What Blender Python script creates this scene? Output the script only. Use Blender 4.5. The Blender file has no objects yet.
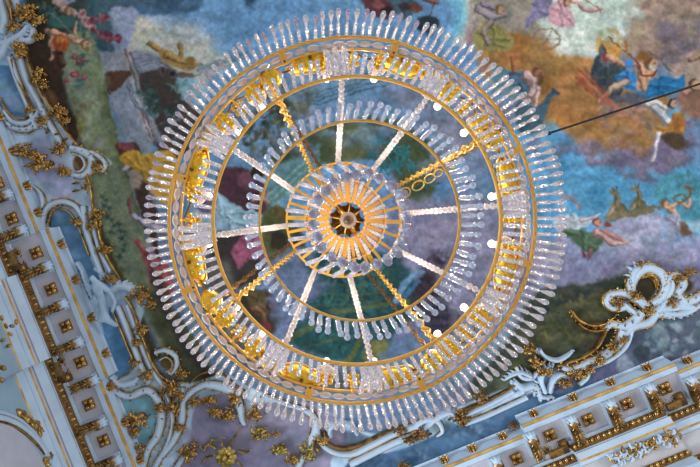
import bpy, math, random
import numpy as np
from mathutils import Vector, Matrix

F = 600.0            # focal length in pixels of the 700 px wide frame
VX, VY = 327.0, 219.0  # where the vertical direction meets the picture
CZ = 1.6             # camera height
HC = 9.0             # ceiling height above the camera
PI = math.pi
rnd = random.Random(7)
C = bpy.context.scene.collection

def P(px, py, h):
    return Vector(((px - VX) * h / F, (py - VY) * h / F, CZ + h))

# ------------------------------------------------------------------ materials
def lin(c):
    c = c / 255.0
    return c / 12.92 if c <= 0.04045 else ((c + 0.055) / 1.055) ** 2.4
def rgb(r, g, b): return (lin(r), lin(g), lin(b), 1.0)

def mat(name, col, rough=0.5, metal=0.0, trans=0.0, noise=0.0, nscale=20.0, emit=None, estr=0.0, spec=0.5, bump=0.0, ior=1.45, col2=None):
    m = bpy.data.materials.new(name); m.use_nodes = True
    nt = m.node_tree; b = nt.nodes['Principled BSDF']
    b.inputs['Base Color'].default_value = col
    b.inputs['Roughness'].default_value = rough
    b.inputs['Metallic'].default_value = metal
    b.inputs['Transmission Weight'].default_value = trans
    b.inputs['Specular IOR Level'].default_value = spec
    b.inputs['IOR'].default_value = ior
    if noise or bump or col2:
        tc = nt.nodes.new('ShaderNodeTexCoord'); n = nt.nodes.new('ShaderNodeTexNoise')
        n.inputs['Scale'].default_value = nscale; n.inputs['Detail'].default_value = 5
        nt.links.new(tc.outputs['Object'], n.inputs['Vector'])
        if noise or col2:
            mx = nt.nodes.new('ShaderNodeMix'); mx.data_type = 'RGBA'
            mx.inputs[6].default_value = col
            mx.inputs[7].default_value = col2 or tuple(c * (1 - noise) for c in col[:3]) + (1,)
            rp = nt.nodes.new('ShaderNodeMapRange')
            rp.inputs[1].default_value = 0.4; rp.inputs[2].default_value = 0.65
            nt.links.new(n.outputs['Fac'], rp.inputs[0]); nt.links.new(rp.outputs[0], mx.inputs[0])
            nt.links.new(mx.outputs[2], b.inputs['Base Color'])
        if bump:
            bp = nt.nodes.new('ShaderNodeBump'); bp.inputs['Strength'].default_value = bump
            bp.inputs['Distance'].default_value = 0.01
            nt.links.new(n.outputs['Fac'], bp.inputs['Height']); nt.links.new(bp.outputs[0], b.inputs['Normal'])
    if emit:
        b.inputs['Emission Color'].default_value = emit; b.inputs['Emission Strength'].default_value = estr
    return m

M = {}
M['brass'] = mat('polished gilt brass', rgb(246, 196, 92), 0.28, 0.85, noise=0.25, nscale=30)
M['brass_ring'] = mat('flat gilt ring', rgb(246, 190, 86), 0.42, 0.45, noise=0.12, nscale=40)
M['brass_dark'] = mat('aged brass', rgb(112, 78, 34), 0.4, 0.7)
M['hook'] = mat('dark hook metal', rgb(58, 38, 26), 0.5, 0.5)
M['cup'] = mat('bright gilt cup', rgb(250, 200, 64), 0.24, 0.85, noise=0.3, nscale=45)
M['crystal'] = mat('cut crystal', rgb(246, 243, 250), 0.05, 0.0, trans=0.8, spec=1.0, ior=1.75, bump=0.25, nscale=60)
M['crystal_blue'] = mat('milky blue crystal', rgb(214, 224, 242), 0.08, 0.0, trans=0.65, spec=0.8, ior=1.5, bump=0.25, nscale=60)
M['crystal_violet'] = mat('violet crystal', rgb(184, 178, 204), 0.08, 0.0, trans=0.55, spec=0.9, ior=1.6)
M['crystal_pink'] = mat('rose crystal', rgb(244, 232, 230), 0.12, 0.0, trans=0.35, spec=0.9, ior=1.6, bump=0.25, nscale=60)
M['glass_cup'] = mat('opal glass', rgb(240, 226, 226), 0.25, 0.0, trans=0.35)
M['sleeve'] = mat('ivory candle sleeve', rgb(252, 240, 224), 0.4)
M['bulb'] = mat('lit candle bulb', rgb(255, 240, 210), 0.3, emit=rgb(255, 226, 190), estr=7.0)
M['white'] = mat('pale painted stucco', rgb(190, 211, 230), 0.6, noise=0.10, nscale=4, spec=0.3)
M['white2'] = mat('weathered stucco', rgb(172, 198, 220), 0.6, noise=0.22, nscale=6, spec=0.3)
M['grey'] = mat('grey coffer paint', rgb(196, 196, 206), 0.7, noise=0.08, nscale=6, spec=0.2)
M['cream'] = mat('cream coffer paint', rgb(196, 196, 200), 0.7, noise=0.08, nscale=6, spec=0.2)
M['bluewall'] = mat('pale blue wall paint', rgb(160, 186, 202), 0.7, noise=0.08, nscale=3, spec=0.2)
M['gold'] = mat('gilded stucco', rgb(216, 172, 96), 0.26, 0.75, col2=rgb(112, 80, 42), nscale=9)
M['gold_dk'] = mat('worn gilding', rgb(168, 128, 70), 0.34, 0.7, col2=rgb(82, 58, 34), nscale=9)
M['gold_line'] = mat('gilt fillet', rgb(214, 176, 104), 0.5, 0.2, col2=rgb(170, 132, 72), nscale=5)
M['gold_pale'] = mat('pale brass leaf gilding', rgb(196, 172, 96), 0.32, 0.75, col2=rgb(120, 100, 50), nscale=9)
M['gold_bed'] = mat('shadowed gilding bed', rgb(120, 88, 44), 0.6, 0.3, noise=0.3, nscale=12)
M['cable'] = mat('black cable', rgb(24, 20, 24), 0.6)
M['rib'] = mat('gilt rib', rgb(246, 172, 36), 0.35, 0.45)
M['finial'] = mat('tan finial glass', rgb(150, 128, 108), 0.3, 0.1)
M['finial_dark'] = mat('finial centre', rgb(90, 64, 52), 0.4, 0.2)

# ------------------------------------------------------------------ mesh builder
class MB:
    def __init__(s): s.v = []; s.f = []; s.mi = []; s.mats = []; s.cur = 0; s.sm = []; s.smooth = True
    def use(s, m, smooth=None):
        if m not in s.mats: s.mats.append(m)
        s.cur = s.mats.index(m)
        if smooth is not None: s.smooth = smooth
        return s
    def add(s, vs, fs):
        n = len(s.v); s.v.extend([tuple(x) for x in vs])
        for f in fs: s.f.append(tuple(i + n for i in f)); s.mi.append(s.cur); s.sm.append(s.smooth)
    def box(s, c, sx, sy, sz, rot=None):
        c = Vector(c); rot = rot or Matrix.Identity(3)
        vs = [c + rot @ Vector((x * sx / 2, y * sy / 2, z * sz / 2)) for x in (-1, 1) for y in (-1, 1) for z in (-1, 1)]
        s.add(vs, [(0, 1, 3, 2), (4, 6, 7, 5), (0, 4, 5, 1), (2, 3, 7, 6), (0, 2, 6, 4), (1, 5, 7, 3)])
    def ring(s, c, R, w, t, n=96, start=0.0):     # flat band: radial width w, vertical thickness t
        vs = []; fs = []
        for i in range(n):
            a = 2 * PI * i / n + start; ca, sa = math.cos(a), math.sin(a)
            for dr, dz in ((-w/2, -t/2), (w/2, -t/2), (w/2, t/2), (-w/2, t/2)):
                vs.append((c[0] + (R + dr) * ca, c[1] + (R + dr) * sa, c[2] + dz))
            j = (i + 1) % n
            for k in range(4):
                fs.append((i*4+k, j*4+k, j*4+(k+1) % 4, i*4+(k+1) % 4))
        s.add(vs, fs)
    def tube(s, pts, r, n=6, closed=False, cap=True):
        pts = [Vector(p) for p in pts]; m = len(pts)
        rr = r if isinstance(r, (list, tuple)) else [r] * m
        vs = []; fs = []; up = None
        for i, p in enumerate(pts):
            if closed: t = pts[(i+1) % m] - pts[i-1]
            else: t = pts[min(i+1, m-1)] - pts[max(i-1, 0)]
            if t.length < 1e-9: t = Vector((0, 0, 1))
            t.normalize()
            if up is None:
                up = Vector((0, 0, 1)) if abs(t.z) < 0.9 else Vector((1, 0, 0))
            x = t.cross(up)
            if x.length < 1e-4: x = t.cross(Vector((0.3, 0.9, 0.1)))
            x.normalize(); y = x.cross(t); up = y
            for k in range(n):
                a = 2 * PI * k / n
                vs.append(p + (x * math.cos(a) + y * math.sin(a)) * rr[i])
        for i in range(m if closed else m - 1):
            j = (i + 1) % m
            for k in range(n):
                fs.append((i*n+k, i*n+(k+1) % n, j*n+(k+1) % n, j*n+k))
        if cap and not closed:
            fs.append(tuple(range(n))[::-1]); fs.append(tuple((m-1)*n + k for k in range(n)))
        s.add(vs, fs)
    def lathe(s, prof, mtx=None, n=8, sx=1, sy=1):  # prof: (radius, z)
        mtx = mtx or Matrix.Identity(4)
        vs = []; fs = []
        for (r, z) in prof:
            for k in range(n):
                a = 2 * PI * k / n
                vs.append(mtx @ Vector((r * math.cos(a) * sx, r * math.sin(a) * sy, z)))
        for i in range(len(prof) - 1):
            for k in range(n):
                fs.append((i*n+k, i*n+(k+1) % n, (i+1)*n+(k+1) % n, (i+1)*n+k))
        fs.append(tuple(range(n))[::-1]); fs.append(tuple((len(prof)-1)*n + k for k in range(n)))
        s.add(vs, fs)
    def ball(s, c, r, n=8, m=5, sc=(1, 1, 1), rot=None):
        prof = [(max(r * math.sin(PI * i / m), r * 0.02), -r * math.cos(PI * i / m)) for i in range(m + 1)]
        mt = Matrix.Translation(Vector(c)) @ (rot.to_4x4() if rot else Matrix.Identity(4)) @ Matrix.Diagonal((*sc, 1))
        s.lathe(prof, mt, n)
    def build(s, name, parent=None, loc=None, recenter=False):
        me = bpy.data.meshes.new(name)
        if recenter and s.v:
            c = Vector(np.mean(np.array(s.v), axis=0)); s.v = [tuple(Vector(x) - c) for x in s.v]; loc = c
        me.from_pydata(s.v, [], s.f)
        for m in s.mats: me.materials.append(M[m])
        me.polygons.foreach_set('material_index', s.mi)
        me.polygons.foreach_set('use_smooth', s.sm)
        me.update()
        o = bpy.data.objects.new(name, me); C.objects.link(o)
        if parent: o.parent = parent
        if loc is not None: o.location = loc
        return o

def empty(name, loc=(0, 0, 0)):
    o = bpy.data.objects.new(name, None); C.objects.link(o); o.location = loc; o.empty_display_size = 0.1
    return o
def tag(o, label=None, cat=None, group=None, kind=None):
    if label: o['label'] = label
    if cat: o['category'] = cat
    if group: o['group'] = group
    if kind: o['kind'] = kind
    return o

def spline(pts, n=8, closed=False):
    pts = [tuple(map(float, p)) for p in pts]; m = len(pts); out = []
    if m < 3 and not closed:
        a, b = pts; return [tuple(a[k] + (b[k]-a[k]) * i / n for k in range(len(a))) for i in range(n + 1)]
    segs = m if closed else m - 1
    for i in range(segs):
        if closed: p0, p1, p2, p3 = pts[i-1], pts[i], pts[(i+1) % m], pts[(i+2) % m]
        else: p0, p1, p2, p3 = pts[max(i-1, 0)], pts[i], pts[i+1], pts[min(i+2, m-1)]
        for j in range(n):
            t = j / n
            out.append(tuple(0.5 * ((2*b) + (-a+c)*t + (2*a-5*b+4*c-d)*t*t + (-a+3*b-3*c+d)*t**3) for a, b, c, d in zip(p0, p1, p2, p3)))
    if not closed: out.append(pts[-1])
    return out

# ------------------------------------------------------------------ camera
cam = bpy.data.cameras.new('camera'); co = bpy.data.objects.new('camera', cam); C.objects.link(co)
co.location = (0, 0, CZ); co.rotation_euler = (PI, 0, 0)
cam.sensor_width = 36.0; cam.lens = 36.0 * F / 700.0
cam.shift_x = (350 - VX) / 700.0; cam.shift_y = -(233.5 - VY) / 700.0
cam.clip_end = 100
bpy.context.scene.camera = co
# ------------------------------------------------------------------ painted ceiling
STEP = 0.85
X0, Y0, X1, Y1 = -150, -150, 850, 620
NX, NY = int((X1 - X0) / STEP) + 1, int((Y1 - Y0) / STEP) + 1
gx = X0 + np.arange(NX) * STEP; gy = Y0 + np.arange(NY) * STEP
GX, GY = np.meshgrid(gx, gy)
GX = GX.astype(np.float32); GY = GY.astype(np.float32)
rs = np.random.RandomState(11)
def vnoise(scale, seed):
    r = np.random.RandomState(seed); w = int((X1-X0)/scale)+4; h = int((Y1-Y0)/scale)+4
    g = r.rand(h, w).astype(np.float32)
    fx = (GX - X0) / scale; fy = (GY - Y0) / scale
    ix = fx.astype(int); iy = fy.astype(int); tx = fx - ix; ty = fy - iy
    tx = tx*tx*(3-2*tx); ty = ty*ty*(3-2*ty)
    return (g[iy, ix]*(1-tx)+g[iy, ix+1]*tx)*(1-ty) + (g[iy+1, ix]*(1-tx)+g[iy+1, ix+1]*tx)*ty - 0.5
def fbm(scale, seed, o=4):
    a = 0; amp = 1
    for i in range(o): a = a + amp * vnoise(scale / 2**i, seed + i*13); amp *= 0.55
    return a
WX = fbm(22, 1, 4) * 7; WY = fbm(22, 77, 4) * 7
FX = fbm(5, 5, 2) * 2.2; FY = fbm(5, 9, 2) * 2.2
PA = fbm(60, 21, 5); PB = fbm(14, 31, 4); PC = fbm(6, 41, 3)
IMG = np.zeros((NY, NX, 3), np.float32)
IMG[:] = (112, 138, 168)

def clip(x0, x1, y0, y1):
    a = max(0, int((y0 - Y0) / STEP)); b = min(NY, int((y1 - Y0) / STEP) + 2)
    c = max(0, int((x0 - X0) / STEP)); d = min(NX, int((x1 - X0) / STEP) + 2)
    return slice(a, max(a, b)), slice(c, max(c, d))
def mixin(sl, cov, col, tex=0.0):
    c = np.array(col, np.float32)
    cov = cov[..., None]
    if tex: c = c * (1 + tex * (PB[sl][..., None] + 0.6 * PC[sl][..., None]))
    IMG[sl] = IMG[sl] * (1 - cov) + c * cov
def sstep(x): x = np.clip(x, 0, 1); return x*x*(3-2*x)
def coords(sl, warp):
    x, y = GX[sl], GY[sl]
    if warp: x = x + WX[sl]*warp + FX[sl]*min(warp, 1); y = y + WY[sl]*warp + FY[sl]*min(warp, 1)
    return x, y
def poly(pts, col, f=1.5, a=1.0, warp=0.3, tex=0.12, smooth=True):
    if smooth: pts = spline(pts, 5, True)
    p = np.array(pts, np.float32); m = f + 12 * warp + 3
    sl = clip(p[:, 0].min()-m, p[:, 0].max()+m, p[:, 1].min()-m, p[:, 1].max()+m)
    x, y = coords(sl, warp)
    if x.size == 0: return
    d = np.full(x.shape, 1e9, np.float32); ins = np.zeros(x.shape, bool)
    n = len(p)
    for i in range(n):
        x1, y1 = p[i]; x2, y2 = p[(i+1) % n]
        ex, ey = x2-x1, y2-y1; L = ex*ex+ey*ey
        if L < 1e-9: continue
        t = np.clip(((x-x1)*ex+(y-y1)*ey)/L, 0, 1)
        d = np.minimum(d, (x-x1-t*ex)**2+(y-y1-t*ey)**2)
        if y1 != y2:
            c = ((y1 > y) != (y2 > y)) & (x < (x2-x1)*(y-y1)/(y2-y1)+x1)
            ins ^= c
    d = np.sqrt(d); d = np.where(ins, d, -d)
    mixin(sl, sstep(d/(2*f)+0.5)*a, col, tex)
def line(pts, w, col, f=0.6, a=1.0, warp=0.1, tex=0.1, w2=None, n=6):
    pts = spline(pts, n) if len(pts) > 2 else [tuple(map(float, q)) for q in pts]
    p = np.array(pts, np.float32); w2 = w if w2 is None else w2; m = max(w, w2) + f + 3 + 8*warp
    sl = clip(p[:, 0].min()-m, p[:, 0].max()+m, p[:, 1].min()-m, p[:, 1].max()+m)
    x, y = coords(sl, warp)
    if x.size == 0: return
    best = np.full(x.shape, -1e9, np.float32); k = len(p)-1
    for i in range(k):
        x1, y1 = p[i]; x2, y2 = p[i+1]; ex, ey = x2-x1, y2-y1; L = ex*ex+ey*ey
        if L < 1e-9: continue
        t = np.clip(((x-x1)*ex+(y-y1)*ey)/L, 0, 1)
        ww = (w + (w2-w)*(i+t)/k)/2
        best = np.maximum(best, ww-np.sqrt((x-x1-t*ex)**2+(y-y1-t*ey)**2))
    mixin(sl, sstep(best/(2*f)+0.5)*a, col, tex)
def ell(cx, cy, rx, ry, col, rot=0, f=1.0, a=1.0, warp=0.1, tex=0.1):
    m = max(rx, ry)*1.2+f+6*warp+2
    sl = clip(cx-m, cx+m, cy-m, cy+m); x, y = coords(sl, warp)
    if x.size == 0: return
    r = math.radians(rot); c, s = math.cos(r), math.sin(r)
    u = ((x-cx)*c+(y-cy)*s)/rx; v = (-(x-cx)*s+(y-cy)*c)/ry
    d = (1-np.sqrt(u*u+v*v))*min(rx, ry)
    mixin(sl, sstep(d/(2*f)+0.5)*a, col, tex)
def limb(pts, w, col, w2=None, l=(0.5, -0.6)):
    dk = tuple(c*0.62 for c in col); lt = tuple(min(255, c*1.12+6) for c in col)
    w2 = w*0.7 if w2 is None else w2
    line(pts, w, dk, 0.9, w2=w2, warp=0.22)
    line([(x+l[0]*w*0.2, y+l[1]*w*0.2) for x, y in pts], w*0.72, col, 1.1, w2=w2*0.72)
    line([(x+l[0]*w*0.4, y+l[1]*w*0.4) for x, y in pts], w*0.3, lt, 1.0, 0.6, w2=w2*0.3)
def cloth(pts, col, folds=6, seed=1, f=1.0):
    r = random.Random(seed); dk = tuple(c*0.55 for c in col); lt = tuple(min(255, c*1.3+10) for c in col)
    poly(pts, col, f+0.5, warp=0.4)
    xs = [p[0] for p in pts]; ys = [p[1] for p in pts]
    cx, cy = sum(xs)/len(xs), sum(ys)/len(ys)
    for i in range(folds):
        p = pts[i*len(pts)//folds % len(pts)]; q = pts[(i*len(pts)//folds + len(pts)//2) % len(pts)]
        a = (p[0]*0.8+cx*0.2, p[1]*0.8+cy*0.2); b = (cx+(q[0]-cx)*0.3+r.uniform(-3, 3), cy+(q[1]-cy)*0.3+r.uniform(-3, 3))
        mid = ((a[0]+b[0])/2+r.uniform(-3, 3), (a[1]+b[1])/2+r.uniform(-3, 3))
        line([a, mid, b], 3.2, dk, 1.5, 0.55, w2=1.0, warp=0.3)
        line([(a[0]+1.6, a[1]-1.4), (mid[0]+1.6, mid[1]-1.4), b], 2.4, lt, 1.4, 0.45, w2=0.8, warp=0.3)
def head(x, y, r, hair, skin=(196, 156, 128), dx=0.3, dy=-0.2):
    ell(x, y, r, r*1.05, hair, f=0.6)
    ell(x+dx*r, y+dy*-r*0.5, r*0.72, r*0.8, skin, f=0.6)
    ell(x+dx*r*1.7, y, r*0.2, r*0.2, tuple(c*0.5 for c in skin), f=0.4, a=0.7)
def leaves(pts, n, cols, size, seed=1, asp=0.4):
    r = random.Random(seed); xs = [p[0] for p in pts]; ys = [p[1] for p in pts]; k = 0; it = 0
    m = len(pts)
    while k < n and it < n*20:
        it += 1; x = r.uniform(min(xs), max(xs)); y = r.uniform(min(ys), max(ys)); ins = False
        for i in range(m):
            x1, y1 = pts[i]; x2, y2 = pts[(i+1) % m]
            if (y1 > y) != (y2 > y) and x < (x2-x1)*(y-y1)/(y2-y1)+x1: ins = not ins
        if not ins: continue
        k += 1; s = size*r.uniform(0.6, 1.3)
        ell(x, y, s, s*asp*1.2, r.choice(cols), r.uniform(0, 180), 0.9, 0.75, 0.4)
def rosette_leaf(cx, cy, R, col, n=7, seed=0):     # painted palmate leaf
    for i in range(n):
        a = 2*PI*i/n+seed; L = R*(0.8+0.2*math.sin(seed*7+i*2))
        line([(cx, cy), (cx+L*math.cos(a), cy+L*math.sin(a))], R*0.42, col, 0.5, w2=R*0.1)
        line([(cx, cy), (cx+L*0.8*math.cos(a), cy+L*0.8*math.sin(a))], R*0.12, tuple(min(255, c*1.3) for c in col), 0.4, 0.6)

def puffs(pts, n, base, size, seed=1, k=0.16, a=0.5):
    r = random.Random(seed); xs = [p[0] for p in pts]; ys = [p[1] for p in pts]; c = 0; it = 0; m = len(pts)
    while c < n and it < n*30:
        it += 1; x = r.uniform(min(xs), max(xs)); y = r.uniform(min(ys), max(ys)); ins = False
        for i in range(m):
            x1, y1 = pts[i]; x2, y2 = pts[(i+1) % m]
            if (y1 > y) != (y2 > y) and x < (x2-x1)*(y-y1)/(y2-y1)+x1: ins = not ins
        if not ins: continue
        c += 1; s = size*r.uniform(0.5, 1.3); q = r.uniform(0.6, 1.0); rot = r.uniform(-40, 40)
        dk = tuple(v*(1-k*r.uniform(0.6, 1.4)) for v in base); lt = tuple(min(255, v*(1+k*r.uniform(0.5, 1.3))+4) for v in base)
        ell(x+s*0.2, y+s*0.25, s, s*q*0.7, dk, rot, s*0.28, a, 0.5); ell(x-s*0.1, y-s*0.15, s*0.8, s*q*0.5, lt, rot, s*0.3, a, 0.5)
SK = (200, 164, 138); SKD = (150, 112, 86)
# sky and cloud grounds
poly([(60, -170), (500, -170), (480, 200), (350, 240), (180, 240), (140, 80)], (102, 146, 186), 10, warp=1)
poly([(420, 120), (560, 120), (560, 320), (500, 420), (400, 360), (390, 200)], (120, 124, 150), 10, warp=1)
poly([(520, 120), (880, 120), (880, 240), (540, 240)], (88, 156, 198), 10, warp=1)
poly([(128, 20), (180, 22), (222, 58), (236, 60), (200, 80), (150, 75), (120, 60)], (172, 176, 166), 7, warp=1.2)
poly([(150, 12), (200, 22), (225, 50), (190, 40), (160, 40)], (138, 164, 186), 7, 0.8, warp=1)
poly([(134, 24), (160, 28), (158, 50), (130, 56), (125, 40)], (186, 182, 152), 6, 0.7, warp=1)
poly([(128, -60), (215, -60), (205, 4), (168, 13), (140, 12), (118, 4)], (72, 106, 134), 4, warp=0.9)
poly([(230, -20), (300, -30), (310, 30), (250, 34)], (112, 160, 204), 12, 0.7, warp=1)
poly([(240, -60), (262, -60), (255, 5), (246, 4)], (52, 84, 112), 3, warp=1)
for i in range(7):
    line([(200+i*28, -10), (214+i*28, 40)], 3, (84, 128, 168), 2, 0.35, warp=0.8)
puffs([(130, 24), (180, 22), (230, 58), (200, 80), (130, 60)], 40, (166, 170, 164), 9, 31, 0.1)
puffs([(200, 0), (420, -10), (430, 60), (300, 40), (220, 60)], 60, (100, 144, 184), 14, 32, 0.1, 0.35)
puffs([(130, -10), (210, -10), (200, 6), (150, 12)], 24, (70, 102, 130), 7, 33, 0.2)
# teal corner, lilac pier, painted architecture upper left
poly([(60, -60), (128, -60), (116, 16), (128, 40), (112, 52), (80, 40), (66, 20)], (66, 100, 112), 4, warp=0.6)
poly([(30, -60), (78, -60), (84, 10), (60, 40), (30, 30)], (70, 84, 78), 3, warp=0.6)
poly([(112, 8), (134, 6), (140, 14), (134, 30), (130, 46), (116, 50), (112, 28)], (140, 152, 178), 2.5, warp=0.4)
line([(106, 6), (126, 4), (140, 1), (160, 8)], 3.5, (74, 96, 116), 1.5)
# sculpted grey ledge and dark furniture
poly([(96, 52), (124, 50), (132, 74), (150, 130), (152, 170), (140, 172), (118, 120)], (134, 142, 154), 1.2, warp=0.05, smooth=False)
poly([(124, 58), (146, 52), (158, 60), (176, 72), (178, 84), (190, 105), (212, 128), (190, 150), (165, 160), (150, 130), (138, 100)], (72, 62, 60), 2, warp=0.3)
poly([(130, 54), (146, 50), (160, 56), (170, 66), (156, 68), (140, 74), (134, 72)], (134, 142, 156), 1.5, warp=0.2)
for k in range(4):
    line([(132, 60+k*3), (146, 54+k*3), (160, 60+k*2)], 1, (84, 92, 110), 0.6, 0.7)
poly([(120, 48), (127, 48), (136, 70), (144, 100), (158, 140), (150, 142), (136, 110), (128, 78)], (150, 146, 148), 1, warp=0.05, smooth=False)
line([(124, 49), (133, 74), (141, 104), (156, 142)], 1.4, (86, 76, 78), 0.6)
line([(130, 50), (138, 74), (146, 102)], 1.0, (96, 86, 88), 0.6)
poly([(104, 74), (126, 70), (130, 76), (112, 92), (108, 94)], (86, 62, 50), 1.2, warp=0.1)
poly([(110, 92), (126, 84), (132, 88), (148, 150), (158, 180), (140, 176), (122, 130)], (130, 142, 158), 1.2, warp=0.05, smooth=False)
line([(127, 86), (134, 104), (142, 112), (146, 128), (155, 145)], 1.3, (82, 84, 100), 0.6)
line([(132, 84), (140, 104), (150, 116), (160, 142)], 5, (152, 166, 184), 1.6, 0.7)
line([(130, 84), (137, 104), (147, 115), (158, 142)], 1.2, (92, 100, 118), 0.6)
leaves([(136, 86), (150, 82), (160, 110), (150, 118)], 60, [(52, 96, 96), (40, 70, 70), (84, 120, 116)], 2.4, 3)
leaves([(150, 112), (176, 100), (180, 140), (160, 138)], 50, [(58, 108, 112), (40, 62, 62), (96, 132, 130)], 2.4, 4)
line([(160, 62), (170, 68), (176, 78), (182, 92), (200, 112)], 2, (110, 96, 92), 0.8)
ell(162, 71, 4, 4, (96, 84, 82)); ell(162, 71, 1.8, 1.8, (52, 44, 44)); ell(172, 73, 4.4, 4.4, (88, 76, 76)); ell(172, 73, 2, 2, (44, 36, 38))
poly([(176, 76), (204, 82), (206, 92), (196, 108), (186, 102), (180, 90)], (126, 160, 176), 2, warp=0.4)
leaves([(168, 84), (184, 80), (190, 100), (176, 104)], 26, [(74, 130, 130), (120, 160, 156)], 2, 5)
# golden putto of the ledge
G1 = (150, 122, 70)
limb([(150, 44), (160, 49), (170, 54)], 5, G1, 6); limb([(180, 45), (181, 52), (180, 58)], 5, G1, 5)
poly([(158, 50), (172, 54), (186, 58), (194, 60), (194, 68), (184, 70), (170, 65), (160, 58)], G1, 1, warp=0.1)
limb([(166, 55), (180, 60), (190, 63)], 7, (160, 130, 74)); ell(190, 60, 4.6, 4.2, (140, 108, 58)); limb([(186, 66), (192, 66), (201, 64)], 3, G1)
ell(186, 75, 9, 3.4, (104, 84, 62), 5, 1)
for k in range(3): line([(196, 66+k*2), (220, 60+k*2), (248, 52+k*3)], 1.2, (70, 104, 116), 0.6, 0.8)
line([(170, 76), (190, 76), (215, 66)], 1.2, (72, 112, 120), 0.6, 0.7)
# olive-green painted pilaster running down the left
poly([(58, 44), (86, 30), (98, 54), (104, 84), (116, 130), (128, 178), (146, 240), (168, 300), (206, 362), (240, 400), (200, 396), (166, 360), (138, 300), (104, 262), (88, 210), (86, 150), (72, 120), (56, 84)], (132, 144, 112), 1.5, warp=0.1)
poly([(66, 50), (90, 46), (100, 90), (104, 120), (84, 140), (74, 104), (60, 70)], (142, 156, 132), 5, warp=0.3)
poly([(98, 54), (104, 84), (116, 130), (128, 178), (140, 215), (128, 200), (112, 150), (98, 100)], (104, 116, 84), 2, warp=0.1)
poly([(92, 170), (118, 170), (134, 220), (144, 262), (140, 290), (120, 262), (100, 220)], (122, 142, 120), 4, 0.8, warp=0.3)
poly([(140, 250), (150, 258), (172, 310), (206, 366), (190, 372), (160, 336), (140, 290)], (100, 112, 86), 5, warp=0.4)
poly([(150, 300), (174, 310), (210, 366), (236, 398), (200, 396), (170, 362)], (84, 88, 66), 5, warp=0.4)
line([(57, 70), (64, 92), (72, 122), (80, 146)], 6, (96, 118, 116), 1.0)
line([(64, 76), (72, 98), (80, 128)], 1.0, (150, 164, 140), 0.8, 0.6)
line([(103, 84), (115, 130), (127, 178), (146, 236)], 1.6, (76, 84, 58), 0.9, 0.7)
puffs([(64, 60), (92, 60), (118, 170), (140, 240), (160, 300), (130, 270), (92, 200), (78, 120)], 90, (132, 146, 114), 9, 47, 0.06, 0.35)
puffs([(150, 290), (172, 310), (220, 380), (180, 370)], 50, (86, 92, 68), 8, 48, 0.14, 0.4)
# dark brown band left of the pilaster
poly([(26, 30), (46, 42), (58, 56), (66, 96), (78, 130), (82, 148), (70, 146), (52, 116), (34, 84)], (76, 60, 48), 2, warp=0.2)
poly([(46, 90), (54, 92), (58, 104), (52, 108), (46, 100)], (122, 96, 64), 2.5, warp=0.4)
poly([(34, -20), (62, -20), (66, 20), (56, 46), (40, 44), (30, 20)], (68, 66, 54), 3, warp=0.3)
line([(92, 200), (100, 230), (112, 262), (124, 284)], 7, (84, 94, 66), 2, 0.8)
line([(134, 302), (142, 326), (156, 356)], 8, (70, 66, 46), 2.5, 0.8)
# putti, leaves and roses
limb([(62, 8), (70, 10), (74, 14)], 8, (200, 168, 160)); ell(60, 1, 8, 5, (196, 166, 160)); ell(70, -2, 6, 4, (150, 170, 200)); head(68, 10, 4.5, (150, 110, 80))
poly([(44, 20), (62, 14), (76, 20), (70, 26), (52, 26)], (66, 116, 112), 1.5, warp=0.3); leaves([(36, 4), (56, 2), (56, 16), (44, 18)], 26, [(62, 104, 104), (84, 130, 126)], 3, 6)
line([(52, 14), (64, 24), (72, 32)], 1, (150, 140, 130), 0.5)
leaves([(76, 12), (90, 8), (100, 40), (84, 38)], 40, [(66, 108, 100), (52, 84, 78), (96, 126, 112)], 3, 7)
limb([(47, 30), (52, 36), (49, 46)], 5.5, SK); limb([(52, 32), (60, 34), (66, 38)], 7, SK); limb([(52, 45), (52, 55), (50, 60)], 5, SK, 3.4)
poly([(54, 36), (62, 34), (68, 40), (68, 48), (62, 51), (54, 50), (52, 44)], (186, 98, 56), 1, warp=0.15); ell(60, 39, 4, 3, (214, 150, 84), f=1.5)
for k in range(3): line([(55+k*4, 37), (56+k*4, 48)], 1, (140, 60, 40), 0.6, 0.7)
limb([(68, 36), (76, 40), (82, 41)], 6, SK); limb([(76, 37), (74, 30), (76, 22)], 3.4, SK); head(85, 44, 4.4, (126, 92, 62)); ell(87, 48, 3, 2, (128, 108, 50))
leaves([(52, 50), (62, 52), (66, 64), (58, 72), (52, 64)], 36, [(90, 50, 44), (66, 44, 38), (110, 64, 52)], 3, 8)
RO = [(178, 84, 96), (150, 62, 78), (206, 130, 136)]
for (x, y, s) in ((74, 56, 4), (80, 62, 4), (83, 60, 3), (74, 74, 4.4), (84, 77, 3), (66, 81, 2.6)):
    ell(x, y, s, s*0.9, RO[1]); ell(x+0.7, y-0.8, s*0.6, s*0.5, RO[2], f=0.8, a=0.8)
leaves([(72, 54), (86, 54), (90, 64), (80, 72), (74, 66)], 20, [(86, 122, 104), (68, 104, 96)], 2.4, 9)
leaves([(74, 78), (82, 78), (82, 90), (74, 88)], 14, [(88, 132, 128), (68, 104, 104)], 2.4, 10)
for (x, y, s) in ((82, 14, 5), (88, 22, 5), (92, 28, 4), (84, 20, 3)): ell(x, y, s, s, (196, 150, 152)); ell(x+1, y, s*0.5, s*0.5, (150, 96, 104), f=1)
r_ = random.Random(5)
for (a, b) in (((90, 20), (108, 18)), ((98, 32), (119, 38)), ((92, 30), (112, 41))):
    for i in range(16):
        t = r_.random(); ell(a[0]+(b[0]-a[0])*t, a[1]+(b[1]-a[1])*t+r_.uniform(-2.5, 2.5), 2.4, 2, r_.choice([(132, 70, 86), (108, 54, 74), (156, 92, 104)]), r_.uniform(0, 90), 0.5)
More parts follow.
